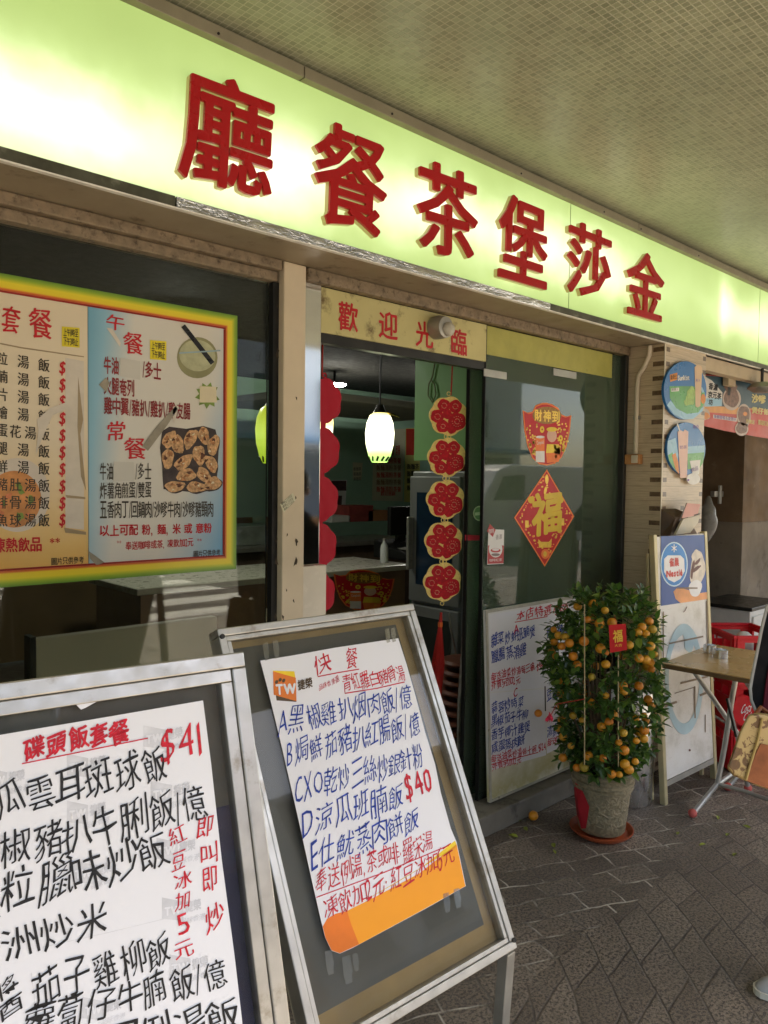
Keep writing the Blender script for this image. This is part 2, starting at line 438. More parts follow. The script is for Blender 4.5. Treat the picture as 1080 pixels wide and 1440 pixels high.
# welcome board over the doorway
M_yel = mat('faded_yellow_board', (.56, .50, .22), .5, var=.12, vs=4, dirt=(.14, .10, .04), dirt_amt=.33, dirt_scale=12)
mat('red_letter', (.50, .02, .025), .45, var=.12)
wb = thing('welcome_board', 'pale yellow welcome board with red characters over the doorway', 'sign', (2.27, YW, 2.15))
build('panel', G().box(1.788, 2.764, YW-.012, YW+.012, 2.155, 2.323), M_yel, wb, bevel=.002)
build('lower_trim', G().box(1.788, 2.764, YW-.006, YW+.03, 2.118, 2.154), M_dark, wb)
sh = Sheet(Plane((0, YW-.0125, 0), (0, -1, 0)))
for ch, x, y, w, h in (('歡', 475, 463, 29, 40), ('迎', 532, 474, 28, 38), ('光', 584, 486, 26, 36), ('臨', 634, 497, 23, 36)):
    sh.write('red_letter', ch, (x, y), (x+w, y+w*.17), (0, -h), bold=2, bw=.018)
sh.finish(wb, {'red_letter': 'writing'})

# glass doors
gd = thing('glass_door', 'fixed glass door pane with an olive top band and red decorations', 'door', (3.36, YW, .1))
build('pane', G().box(2.770, 3.953, YW-.006, YW+.004, .10, 2.322), M_glassd, gd)
build('edge_strip', G().box(2.763, 2.769, YW-.010, YW+.008, .10, 2.322), M_black, gd)
build('top_band', G().box(2.772, 3.86, YW-.0085, YW-.0065, 2.19, 2.321), mat('olive_band', (.42, .40, .10), .5, var=.15, dirt=(.1, .09, .04), dirt_amt=.2), gd)
for px in (697, 795):
    a = onY(px-17, 512, YW-.008); c = onY(px+15, 528, YW-.008)
    build('patch_fitting', G().box(a.x, c.x, YW-.012, YW-.007, c.z-.02, a.z-.02), M_alu2, gd, bevel=.002)
sd2 = thing('sliding_door', 'sliding glass leaf edge with a round green sticker beside the doorway', 'door', (2.75, YW+.07, .1))
build('pane', G().box(2.737, 3.72, YW+.062, YW+.072, .10, 2.30), M_glassd, sd2)
build('edge_strip', G().box(2.730, 2.736, YW+.058, YW+.076, .10, 2.30), M_black, sd2)
mat('green_sticker', (.12, .25, .10), .5, var=.2); mat('pale_sticker', (.45, .55, .35), .5); mat('red_tape', (.42, .03, .05), .5)
sh = Sheet(Plane((0, YW+.061, 0), (0, -1, 0)))
sh.ell('pale_sticker', 674, 722, 8.5, 10.5, lv=1); sh.ell('green_sticker', 674, 722, 7.2, 9, lv=2); sh.poly('pale_sticker', [(668, 721), (680, 719), (680, 724), (668, 725)], 3)
sh.poly('red_tape', [(654, 752), (676, 753), (676, 760), (654, 760)], 1)
sh.finish(sd2, {'pale_sticker': 'sticker', 'green_sticker': 'sticker_face', 'red_tape': 'red_tape'})
# round lamp fixed on the welcome board
fl = thing('spot_lamp', 'small round grey lamp housing fixed on the yellow welcome board', 'lamp', (2.62, YW, 2.27))
c = onY(620, 460, YW-.05)
build('housing', G().tube([c+Vector((0, .036, 0)), c+Vector((0, .0, 0)), c+Vector((.0, -.03, -.004)), c+Vector((.0, -.034, -.004))], [.048, .05, .044, .03], 20), M_alu2, fl, smooth=True)
c2 = onY(631, 463, YW-.09)
build('bulb_cover', G().ball(c2, .03, 16, 10, (1, .8, 1)), mat('lamp_cover', (.55, .52, .42), .3), fl, smooth=True)

# ================================================================== LIT SIGN
def sign_mat():
    b = NB('lit_acrylic'); x, z = b.xyz()[0], b.xyz()[2]
    xn = b.math('DIVIDE', b.math('SUBTRACT', x, -.4), 6.4)           # tubes behind the sheet along its length
    X = lambda v: (v+.4)/6.4
    amp = b.ramp(xn, [(0, .9), (X(.85), 1.0), (X(1.0), .80), (X(1.13), .72), (X(1.34), 1.0), (X(1.55), .95), (X(1.75), .62), (X(1.95), .80), (X(2.15), .98), (X(2.5), .80), (X(2.62), .98), (X(3.0), .85), (X(3.35), .92), (X(3.6), .68), (X(3.85), .40), (X(4.3), .30), (X(4.62), .40), (X(4.70), .95), (X(4.85), .72), (X(5.4), .75)])
    zc = b.ramp(xn, [(0, .22), (X(.9), .24), (X(1.4), .35), (X(2.2), .45), (X(3.2), .50), (X(4.7), .55), (1, .55)])
    zn = b.math('DIVIDE', b.math('SUBTRACT', z, 2.405), .48)
    wob = b.math('MULTIPLY', b.math('SUBTRACT', b.noise(2.6, 5, .6, b.pos()), .5), .50)
    dz = b.math('DIVIDE', b.math('ADD', b.math('SUBTRACT', zn, zc), wob), .36)
    pr = b.math('POWER', 2.718, b.math('MULTIPLY', b.math('MULTIPLY', dz, dz), -1.0))
    f = b.math('MULTIPLY', pr, amp, clamp=True)
    c = b.ramp(f, [(0, (.165, .245, .065)), (.3, (.29, .39, .145)), (.55, (.47, .56, .28)), (.78, (.66, .69, .46)), (1, (.88, .88, .70))])
    grime = b.ramp(b.noise(5, 6, .65, b.pos()), [(.3, .9), (.7, 1.0)])
    c = b.mix(1.0, c, grime, 'MULTIPLY')
    b.set(Base_Color=(.35, .45, .2), Roughness=.22, Emission_Color=c, Emission_Strength=.285)
    return b.m
sg = thing('signboard', 'long green backlit shop sign with six big red raised characters', 'sign', (2.5, YS, 2.4))
build('lit_panel', G().box(-6, 9, YS, YS+.004, 2.405, 2.886), sign_mat(), sg)
build('box_body', G().box(-6, 9, YS+.006, YW+.05, 2.394, 2.932), M_alu2, sg)
M_toprail = mat('olive_rail', (.30, .27, .19), .5, .4, var=.15, vs=6, dirt=(.1, .085, .05), dirt_amt=.25)
xj = [-6, 1.514, 3.63, 9]
for a, c in zip(xj, xj[1:]):
    build('top_rail', G().box(a+.002, c-.002, YS-.028, YS+.004, 2.887, 2.925), M_toprail, sg, bevel=.002)
g = G()
for x in (1.2, 1.9, 2.65, 3.3, 3.65, 4.3): g.tube([(x, YS-.0275, 2.9), (x, YS-.031, 2.9)], .004, 8)
build('screw', g, M_dark, sg)
def strip_mat():
    b = NB('crinkled_foil'); n = b.noise(7, 5, .6, b.scaled(b.pos(), (1, 1, 3)))
    b.set(Base_Color=b.ramp(n, [(.3, (.35, .35, .34)), (.7, (.8, .8, .78))]), Metallic=.95, Roughness=.14)
    b.bump(n, .8, .02); return b.m
build('lower_strip', G().box(-6, 1.072, YS-.012, YS+.003, 2.374, 2.404), mat('grimy_strip', (.11, .11, .08), .4, .5, var=.4, vs=12, dirt=(.3, .3, .24), dirt_amt=.3), sg)
build('lower_strip', G().box(1.076, 2.9, YS-.013, YS+.003, 2.374, 2.404), strip_mat(), sg)
build('lower_strip', G().box(2.902, 9, YS-.012, YS+.003, 2.374, 2.404), MATS['grimy_strip'], sg)
build('edge_trim', G().box(-6, 9, YS-.014, YS+.003, 2.3695, 2.3735), mat('white_trim', (.8, .78, .7), .4), sg)
for xs in (3.06, 5.25): build('seam', G().box(xs, xs+.003, YS-.0012, YS-.0002, 2.406, 2.885), mat('panel_seam', (.2, .25, .1), .5), sg)
M_red = mat('red_acrylic', (.42, .010, .013), .3, var=.08, vs=3, dirt=(.33, .010, .010), dirt_amt=.3)
def ret_mat():
    b = NB('lit_letter_side'); b.set(Base_Color=(.38, .30, .12), Roughness=.3, Emission_Color=(.5, .42, .14), Emission_Strength=.05); return b.m
M_ret = ret_mat()
for ch, q in (('廳', ((247, 243), (385, 282), (255, 84))), ('餐', ((438, 306), (545, 336), (443, 162))), ('茶', ((585, 347), (674, 370), (586, 219))),
              ('堡', ((699, 386), (771, 407), (703, 267))), ('莎', ((796, 407), (860, 426), (799, 306))), ('金', ((880, 438), (934, 453), (883, 346)))):
    yf = YS-.030
    P = [onY(px, py, yf) for px, py in q]
    g = letters(G(), ch, P[0], P[1], P[2], (0, -1, 0), bold=3, bw=.0145, depth=.010)
    o = build('character', g, M_red, sg)
    Q = [p + Vector((0, .0104, 0)) for p in P]
    g = letters(G(), ch, Q[0], Q[1], Q[2], (0, -1, 0), bold=3, bw=.0135, depth=.018)
    build('side', g, M_ret, o)

# ================================================================== TILED PILLAR
def pillar_mat():
    b = NB('pillar_tile'); x, y, z = b.xyz()[0], b.xyz()[1], b.xyz()[2]
    ph = .0795
    fz = b.math('FRACT', b.math('DIVIDE', z, ph))
    row = b.math('FLOOR', b.math('DIVIDE', z, ph))
    band = b.math('MULTIPLY', b.math('GREATER_THAN', fz, .30), b.math('LESS_THAN', fz, .62))
    def near(v, c, w): return b.math('LESS_THAN', b.math('ABSOLUTE', b.math('SUBTRACT', v, c)), w)
    front = b.math('LESS_THAN', y, 2.052)
    ev = b.math('LESS_THAN', b.math('FRACT', b.math('MULTIPLY', row, .3334)), .3)
    ev2 = b.math('LESS_THAN', b.math('FRACT', b.math('MULTIPLY', row, .5)), .3)
    m = b.math('ADD', near(x, 4.03, .021), b.math('MULTIPLY', near(x, 4.475, .022), b.math('SUBTRACT', 1, ev)))
    m = b.math('ADD', m, b.math('MULTIPLY', near(x, 4.245, .022), ev))
    mf = b.math('MULTIPLY', m, front)
    ms = b.math('MULTIPLY', near(y, 2.085, .032), b.math('SUBTRACT', 1, front))
    mask = b.math('MULTIPLY', b.math('ADD', mf, ms, clamp=True), band)
    streak = b.noise(9, 5, .6, b.scaled(b.pos(), (1, 1, 26)))
    tile = b.ramp(streak, [(.3, (.40, .31, .20)), (.7, (.58, .47, .31))])
    sq = b.ramp(b.noise(40, 3), [(.3, (.07, .04, .02)), (.7, (.17, .11, .06))])
    c = b.mix(mask, tile, sq)
    jl = b.math('LESS_THAN', fz, .035)
    c = b.mix(b.math('MULTIPLY', jl, .65), c, (.22, .17, .11))
    c = b.mix(b.math('MULTIPLY', b.ramp(b.noise(4, 6, .7), [(.55, 0), (.75, 1)]), .3), c, (.2, .15, .09))
    b.set(Base_Color=c, Roughness=.3); b.bump(b.math('ADD', streak, b.math('MULTIPLY', jl, -1.5)), .25, .003)
    return b.m
pl = thing('tiled_pillar', 'pillar of beige streaked tiles with small brown squares', 'pillar', (4.24, 2.2, 0))
build('shaft', G().box(3.99, 4.493, YS, 2.75, 0, 2.3715), pillar_mat(), pl)
build('corner_trim', G().box(3.986, 3.994, YS-.004, YS-.0005, .0, 2.37), mat('pale_trim', (.7, .64, .5), .4), pl)
mat('ivory_plastic', (.62, .54, .40), .45, var=.1)
pts = [onX(x, y, 3.975) for x, y in ((914, 486), (913, 500), (906, 516), (898, 528), (896, 545), (895, 590), (894, 638))]
cd = thing('conduit_pipe', 'bent ivory conduit pipe running down the side of the tiled pillar', 'pipe', pts[-1])
build('pipe', G().tube(pts, .0125, 10), MATS['ivory_plastic'], cd, smooth=True)
build('clip', G().box(pts[5].x-.004, 3.989, pts[5].y-.018, pts[5].y+.018, pts[5].z, pts[5].z+.02), M_alu2, cd)
c = onX(892, 646, 3.975)
jb = thing('junction_box', 'small weathered orange junction box under the ivory conduit', 'switch box', c)
build('box', G().box(c.x-.03, 3.989, c.y-.045, c.y+.045, c.z-.028, c.z+.028), mat('orange_box', (.42, .20, .07), .5, var=.3, vs=20), jb, bevel=.006)
build('cover', G().box(c.x-.036, c.x-.031, c.y-.038, c.y+.0, c.z-.022, c.z+.022), MATS['ivory_plastic'], jb, bevel=.002)

# ================================================================== RIGHT HAND ENTRANCE
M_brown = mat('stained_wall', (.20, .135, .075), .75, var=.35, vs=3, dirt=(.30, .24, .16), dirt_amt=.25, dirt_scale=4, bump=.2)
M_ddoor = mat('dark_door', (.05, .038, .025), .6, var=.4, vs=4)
en = thing('side_entrance', 'dark doorway with brown stained wall right of the tiled pillar', 'doorway', (5.6, 2.9, 0))
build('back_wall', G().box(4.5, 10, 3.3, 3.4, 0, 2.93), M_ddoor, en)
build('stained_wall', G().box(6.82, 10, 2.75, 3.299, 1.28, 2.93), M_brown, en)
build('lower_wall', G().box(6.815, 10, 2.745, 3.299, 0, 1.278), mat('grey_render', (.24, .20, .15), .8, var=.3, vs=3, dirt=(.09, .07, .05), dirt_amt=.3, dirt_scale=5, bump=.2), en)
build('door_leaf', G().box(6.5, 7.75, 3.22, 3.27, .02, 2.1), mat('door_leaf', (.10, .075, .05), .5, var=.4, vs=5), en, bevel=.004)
g = G()
for px in (1016, 1026, 1031, 1037, 1042):
    x = onY(px, 700, 3.0).x; g.tube([(x, 3.0, 0), (x, 3.0, 2.6)], .03, 10)
build('pipe', g, mat('dark_pipe', (.09, .075, .055), .5, var=.3), en, smooth=True)
build('latch', G().box(6.60, 6.78, 2.9, 2.94, 1.50, 1.55).box(6.66, 6.70, 2.88, 2.9, 1.44, 1.60), M_alu2, en, bevel=.004)
build('lintel_rail', G().box(4.497, 9, YS+.03, YS+.09, 2.29, 2.371), mat('beige_rail', (.52, .42, .27), .5, var=.12, dirt=(.15, .1, .05), dirt_amt=.25), en, bevel=.003)
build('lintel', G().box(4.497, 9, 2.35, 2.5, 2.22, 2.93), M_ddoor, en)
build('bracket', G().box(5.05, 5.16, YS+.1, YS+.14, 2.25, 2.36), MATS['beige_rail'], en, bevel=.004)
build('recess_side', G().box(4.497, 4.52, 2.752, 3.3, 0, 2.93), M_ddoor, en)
# ================================================================== INSIDE THE CAFE
M_green = mat('mint_wall', (.36, .56, .42), .55, var=.12, vs=2)
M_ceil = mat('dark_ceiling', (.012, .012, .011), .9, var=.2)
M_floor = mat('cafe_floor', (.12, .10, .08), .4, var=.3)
rm = thing('cafe_room', 'dim mint green cafe room seen through the doorway', 'room', (3, 4.5, .1))
build('back_wall', G().box(-6, 9, 6.6, 6.7, .1, 2.93), M_green, rm)
build('wainscot', G().box(-6, 4.3, 6.55, 6.598, .1, 1.22), mat('brown_wainscot', (.20, .13, .06), .55, var=.2, vs=4), rm)
build('side_wall', G().box(-6.1, -6, 2.4, 6.6, .1, 2.93), M_green, rm)
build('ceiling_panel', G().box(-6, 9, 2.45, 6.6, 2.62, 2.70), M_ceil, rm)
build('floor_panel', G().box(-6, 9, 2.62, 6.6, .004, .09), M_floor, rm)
build('dropped_panel', G().box(3.6, 5.9, 4.9, 6.2, 2.26, 2.32), mat('pale_panel', (.5, .48, .42), .6, var=.1), rm, bevel=.01)
build('partition', G().box(3.12, 3.20, 2.70, 3.10, 1.72, 2.619), mat('bright_mint', (.22, .45, .16), .5, var=.08, vs=2), rm)
build('inner_wall', G().box(8.4, 8.45, 2.76, 6.6, .1, 2.62), M_green, rm)
# hung cables on the mint partition
cb = thing('hanging_cable', 'loop of brown cable hanging on the bright mint partition', 'cable', onX(607, 560, 3.11))
build('cable', G().tube([onX(x, y, 3.11) for x, y in ((612, 508), (608, 530), (603, 540), (602, 556), (608, 566), (613, 555), (611, 540), (606, 534))], .0045, 6), mat('brown_cable', (.20, .25, .10), .6), cb, smooth=True)

def shade_mat():
    b = NB('lamp_glass'); z = b.xyz()[2]
    f = b.math('DIVIDE', b.math('SUBTRACT', z, 1.70), .30)
    c = b.ramp(f, [(0, (.20, .40, .08)), (.20, (.40, .68, .16)), (.42, (1.2, 1.2, .8)), (.85, (1.2, 1.2, .85)), (1, (.8, .7, .25))])
    b.set(Base_Color=(.6, .7, .4), Roughness=.3, Emission_Color=c, Emission_Strength=.42); return b.m
M_shade = shade_mat()
def shade2():
    b = NB('lamp_glass_green'); z = b.xyz()[2]; f = b.math('DIVIDE', b.math('SUBTRACT', z, 1.70), .26)
    c = b.ramp(f, [(0, (.35, .5, .02)), (.5, (.62, .75, .10)), (1, (.45, .5, .03))]); b.set(Base_Color=(.5, .6, .2), Roughness=.3, Emission_Color=c, Emission_Strength=.26); return b.m
M_shade2 = shade2()
def pendant(x, y, zc, lab, sm=None):
    t = thing('pendant_lamp', lab, 'lamp', (x, y, zc), 'green glass pendant lamps')
    prof = [(.046, -.145), (.066, -.11), (.083, -.04), (.088, .03), (.080, .09), (.062, .135), (.040, .15)]
    build('lamp_shade', G().lathe(prof, (x, y, zc), 24), sm or M_shade, t, smooth=True)
    g = G()
    for k in range(12):
        a = 2*math.pi*k/12
        g.bar((x+.054*math.cos(a), y+.054*math.sin(a), zc-.138), (x+.068*math.cos(a+.2), y+.068*math.sin(a+.2), zc-.112), .012, .004, up=(math.cos(a), math.sin(a), 0))
    build('pattern_band', g, M_dark, t)
    build('cap', G().lathe([(.0, .20), (.02, .20), (.03, .17), (.043, .149), (.0, .149)], (x, y, zc), 16), M_dark, t, smooth=True)
    build('cord', G().tube([(x, y, zc+.19), (x, y, 2.62)], .005, 6), M_black, t)
    g = G().tube([(x+.03, y-.02, zc+.155), (x+.11, y-.05, zc+.13)], .006, 6); build('brass_hook', g, mat('brass', (.6, .42, .12), .25, 1), t)
c = onY(534, 616, 3.4); pendant(c.x, c.y, c.z, 'glowing white and green pendant lamp hanging in the doorway')
c = onY(383, 612, 3.3); pendant(c.x, c.y, c.z, 'yellow green pendant lamp half hidden behind the cream post', M_shade2)
c = onY(452, 600, 4.4); pendant(c.x, c.y, c.z, 'warm pendant lamp glowing between the plain red charms')
for px, py, Y, lab in ((641, 589, 5.0, 'small white round ceiling light beside the mint partition edge'), (470, 560, 5.6, 'small round ceiling light deep inside behind the plain red charms'), (255, 560, 4.2, 'added unseen round light brightening the shop window side of the cafe')):  # third light is added to brighten the room, out of view
  dl = onY(px, py, Y); dl.z = 2.5
  t = thing('ceiling_light', lab, 'light', dl)
  build('disc', G().lathe([(0, -.02), (.10, -.015), (.11, 0)], dl, 20), mat('ceiling_glow', (.9, .9, .85), .5, emit=(1, .98, .9), es=22.0), t)
  build('cover', G().lathe([(.112, -.002), (.112, .018), (0, .018)], dl, 20), M_dark, t)
  build('mount', G().tube([dl+Vector((0, 0, .015)), (dl.x, dl.y, 2.62)], .012, 8), M_dark, t)

# wall posters inside
mat('paper_white', (.80, .80, .78), .6, var=.04); mat('wall_paper', (.62, .60, .42), .6, var=.06); mat('yellow_paper', (.66, .62, .20), .6, var=.08)
mat('ink_red', (.55, .05, .03), .6, var=.1); mat('ink_brown', (.30, .16, .07), .6); mat('ink_black', (.02, .02, .02), .5); mat('photo_dark', (.10, .05, .05), .5, var=.5, vs=30)
IN = Plane((0, 6.597, 0), (0, -1, 0))
def wall_poster(lab, poly, base, marks, names={}):
    c = IN.px(*poly[0])
    t = thing('wall_poster', lab, 'poster', c, 'posters on the mint wall'); s = Sheet(IN); s.poly(base, poly, 1)
    marks(s); s.finish(t, {base: 'sheet', **names}); return t
def m1(s):
    for r in range(5):
        s.write('ink_red' if r % 2 == 0 else 'ink_brown', '飯麵湯粉茶餐', (529, 652+r*10), (564, 652+r*10), (0, -8), bold=1, bw=.05, lv=3)
    for cx in range(4): s.write('ink_red', '套餐', (531+cx*8.5, 640), (537+cx*8.5, 640), (0, -14), lv=3, bold=1, bw=.05)
    s.write('ink_red', '歡迎惠顧', (535, 697), (556, 697), (0, -6), lv=3, bold=1, bw=.05)
wall_poster('pale menu poster with rows of red and brown characters behind the pendant lamp', [(526, 604), (570, 603), (566, 705), (523, 704)], 'wall_paper', m1, {'ink_red': 'writing', 'ink_brown': 'writing'})
def m2(s):
    s.poly('ink_red', [(571, 603), (590, 603), (590, 640), (571, 640)], 2)
    for r in range(4): s.write('ink_black', '飯麵茶', (572, 660+r*10), (589, 660+r*10), (0, -8), bold=1, bw=.05, lv=3)
wall_poster('narrow yellow menu poster with red top beside the refrigerator', [(570.5, 602), (591, 602), (590, 706), (568, 706)], 'yellow_paper', m2, {'ink_red': 'picture', 'ink_black': 'writing'})
def m3(s):
    s.poly('photo_dark', [(466, 676), (487, 676), (487, 690), (466, 690)], 2); s.poly('photo_dark', [(473, 697), (481, 697), (480, 718), (472, 718)], 2)
wall_poster('small pale notice with dark photographs low on the mint wall', [(466, 675), (488, 675), (485, 724), (465, 722)], 'paper_white', m3, {'photo_dark': 'picture'})
def m4(s):
    for r in range(3): s.write('ink_black', '飯麵茶', (497, 662+r*7), (508, 662+r*7), (0, -5), lv=3)
wall_poster('small blank pale note high on the mint wall', [(496, 650), (510, 651), (508, 675), (496, 674)], 'wall_paper', m4, {'ink_black': 'writing'})

# refrigerator
fr = thing('refrigerator', 'grey steel refrigerator with a dark blue window under the mint partition', 'refrigerator', (3.4, 2.95, .09))
M_fr = mat('grey_steel', (.20, .21, .195), .5, .3, var=.12, vs=3)
build('body', G().box(3.13, 3.75, 2.72, 3.12, .1, 1.66), M_fr, fr, bevel=.01)
build('door', G().box(3.10, 3.128, 2.73, 3.11, .92, 1.63), M_fr, fr, bevel=.006)
build('door', G().box(3.10, 3.128, 2.73, 3.11, .14, .90), M_fr, fr, bevel=.006)
build('window', G().box(3.096, 3.099, 2.78, 3.05, 1.02, 1.54), mat('blue_glass', (.012, .03, .055), .1), fr)
build('window', G().box(3.096, 3.099, 2.78, 3.05, .22, .84), mat('dim_glass', (.03, .035, .03), .15), fr)
for z0, z1 in ((1.1, 1.4), (.5, .8)): build('handle', G().box(3.06, 3.098, 3.075, 3.095, z0, z1), M_alu, fr, bevel=.005)
tag(build('cardboard_box', G().box(3.20, 3.45, 2.8, 3.05, 1.662, 1.70), mat('box_red', (.25, .05, .04), .7, var=.3), bevel=.004), 'flat dark red box lying on top of the refrigerator', 'box')

p0 = onY(50, 899, 2.62); p1 = onY(372, 866, 2.62)
bt = thing('booth_screen', 'pale beige booth back panel behind the bottom of the shop window', 'partition', ((p0.x+1.56)/2, 2.64, .09))
build('panel', G().box(p0.x, 1.56, 2.62, 2.66, .1, p0.z), mat('beige_panel', (.55, .47, .34), .55, var=.08, vs=2, dirt=(.35, .28, .18), dirt_amt=.2, dirt_scale=3), bt, bevel=.004)
build('end_post', G().box(p0.x-.02, p0.x-.002, 2.61, 2.67, .1, p0.z+.01), M_dark, bt)
# counter and what stands on it
cy = 4.0
ct = thing('cafe_counter', 'brown front cafe counter with a pale worktop', 'counter', (3.3, cy, .09))
build('body', G().box(1.9, 3.95, cy, cy+.6, .1, .955), mat('counter_wood', (.24, .15, .09), .5, var=.2, vs=4), ct)
build('worktop', G().box(1.86, 3.99, cy-.04, cy+.63, .957, .995), mat('worktop', (.48, .45, .38), .3, var=.1), ct, bevel=.006)
mat('fest_red', (.50, .012, .015), .45, var=.1, vs=12); mat('fest_gold', (.80, .52, .07), .35, .3, var=.2, vs=40); mat('fest_edge', (.85, .22, .05), .5); mat('pale_skin', (.72, .45, .34), .6, var=.1); mat('can_white', (.8, .78, .74), .5); mat('fest_yellow', (.85, .62, .06), .5)
mat('dark_gold', (.30, .15, .03), .4, .4, var=.4, vs=60)
def fortune_poster(lab, pl, P, group):
    """P maps unit square (0..1, 0..1 from the top left) to photo pixels"""
    t = thing('fortune_poster', lab, 'poster', pl.px(*P(.5, 1)), group); s = Sheet(pl)
    out = [(.0, .16), (.10, .19), (.2, .165), (.27, .06), (.40, .012), (.5, 0), (.60, .012), (.73, .06), (.80, .165), (.90, .19), (1, .16), (.965, .45), (.90, .70), (.80, .88), (.66, .975), (.5, 1), (.34, .975), (.20, .88), (.10, .70), (.035, .45)]
    s.poly('fest_edge', [P(*q) for q in out], 1)
    s.poly('fest_red', [P(.5+(x-.5)*.945, .5+(y-.5)*.955+.004) for x, y in out], 2)
    s.ell('dark_gold', *P(.5, .20), *[abs(a-b)*.30 for a, b in zip(P(1, 1), P(0, 0))][:1], abs(P(0, 1)[1]-P(0, 0)[1])*.13, lv=3)
    w = abs(P(1, 0)[0]-P(0, 0)[0]); h = abs(P(0, 1)[1]-P(0, 0)[1])
    for k, ch in enumerate('財神到'):
        a = P(.24+.18*k, .30); b = P(.40+.18*k, .30); s.write('fest_gold', ch, a, b, (0, -h*.17), lv=4, bold=2, bw=.03)
    r = random.Random(5)
    for k in range(46):
        u = r.choice((r.uniform(.07, .30), r.uniform(.70, .93))); v = r.uniform(.30, .62)
        s.ell('fest_gold', *P(u, v), w*.016, h*.014, lv=3, n=8)
    for k in range(70):
        u = r.choice((r.uniform(.14, .34), r.uniform(.66, .86))); v = r.uniform(.62, .90)
        if abs(u-.5)*1.0 + max(0, v-.7)*1.2 > .42: continue
        s.ell('fest_yellow' if k % 2 else 'fest_gold', *P(u, v), w*.024, h*.022, lv=3, n=8)
    # a tin and a plain round-faced festive figure
    for (u, v) in ((.40, .43), (.78, .56)): s.ell('fest_yellow', *P(u, v), w*.045, h*.05, lv=4, n=14); s.ell('fest_red', *P(u, v), w*.015, h*.017, lv=5, n=8)
    s.poly('fest_yellow', [P(.50, .66), (P(.74, .66)), P(.78, .80), P(.48, .80)], 3)
    s.poly('fest_edge', [P(.48, .80), P(.78, .80), P(.74, .95), P(.5, .96)], 3)
    s.ell('pale_skin', *P(.60, .52), w*.10, h*.10, lv=5); s.ell('fest_yellow', *P(.60, .42), w*.11, h*.035, lv=6)
    s.poly('fest_edge', [P(.27, .56), P(.45, .55), P(.45, .77), P(.27, .77)], 5); s.poly('can_white', [P(.27, .77), P(.45, .77), P(.45, .95), P(.27, .94)], 5)
    s.ell('can_white', *P(.36, .55), w*.09, h*.02, lv=6, n=14)
    s.write('can_white', 'Campbells', P(.29, .67), P(.44, .655), (0, -h*.06), lv=6)
    s.finish(t, {'fest_edge': 'border', 'fest_red': 'sheet', 'fest_gold': 'writing', 'dark_gold': 'title_panel', 'pale_skin': 'figure', 'fest_yellow': 'figure', 'can_white': 'picture'})
def PB(u, v): return (469 + 86*u, 797 + 62*v + 8*u*(1-v))
fortune_poster('red and gold fortune poster hung on the counter front', Plane((0, cy-.045, 0), (0, -1, 0)), PB, None)
b0 = onY(540, 797, cy+.15)
bt = thing('water_bottle', 'small clear bottle standing on the counter worktop', 'bottle', (b0.x, b0.y, .996))
build('body', G().lathe([(0, 0), (.028, 0), (.03, .02), (.03, .10), (.024, .13), (.011, .15), (.011, .165)], (b0.x, b0.y, .997), 16), mat('clear_plastic', (.6, .62, .6), .1), bt, smooth=True)
build('cap', G().lathe([(.0125, 0), (.0125, .018), (0, .018)], (b0.x, b0.y, 1.161), 12), M_alu, bt)
rg = onY(575, 780, cy+.3)
cr = thing('cash_register', 'black cash register with raised screen on the counter', 'cash register', (rg.x, rg.y, .996))
build('base', G().hexa([(rg.x-.2, rg.y-.17, .998), (rg.x+.2, rg.y-.17, .998), (rg.x+.2, rg.y+.2, .998), (rg.x-.2, rg.y+.2, .998), (rg.x-.2, rg.y-.17, 1.05), (rg.x+.2, rg.y-.17, 1.05), (rg.x+.2, rg.y+.2, 1.14), (rg.x-.2, rg.y+.2, 1.14)]), M_black, cr, bevel=.01)
build('screen', G().box(rg.x-.13, rg.x+.15, rg.y+.08, rg.y+.12, 1.17, 1.40), M_black, cr, bevel=.008)
build('stand', G().box(rg.x-.03, rg.x+.05, rg.y+.09, rg.y+.13, 1.12, 1.17), M_dark, cr)
build('keypad', G().box(rg.x-.16, rg.x+.1, rg.y-.14, rg.y+.02, 1.075, 1.085), M_alu2, cr)
# display shelf behind the counter and boxes on it
bs = thing('back_shelf', 'long pale back counter with steel edge behind the cash register', 'shelf', (3.6, 5.2, .09))
build('body', G().box(2.4, 5.2, 5.2, 5.75, .1, 1.02), mat('shelf_brown', (.12, .08, .055), .6, var=.3), bs)
build('top', G().box(2.36, 5.24, 5.15, 5.78, 1.022, 1.06), M_alu, bs, bevel=.005)
build('glass_case', G().box(2.6, 4.1, 5.3, 5.7, 1.062, 1.22), mat('case_grey', (.2, .22, .2), .2, var=.3), bs, bevel=.006)
for x, y, z, sx, sz, m, lab in ((498, 738, 1.222, .30, .15, 'box_red', 'dark red carton on the glass case behind the counter'), (523, 748, 1.222, .28, .10, 'box_brown', 'brown carton beside the dark red carton'),
                                (470, 745, 1.222, .22, .06, 'box_white', 'low white carton on the glass case behind the counter')):
    p = onY(x, y, 5.45)
    tag(build('carton', G().box(p.x-sx/2, p.x+sx/2, 5.35, 5.6, z, z+sz), mat(m, {'box_red': (.3, .04, .04), 'box_brown': (.32, .15, .06), 'box_white': (.5, .5, .46)}[m], .6, var=.15), bevel=.004), lab, 'carton')
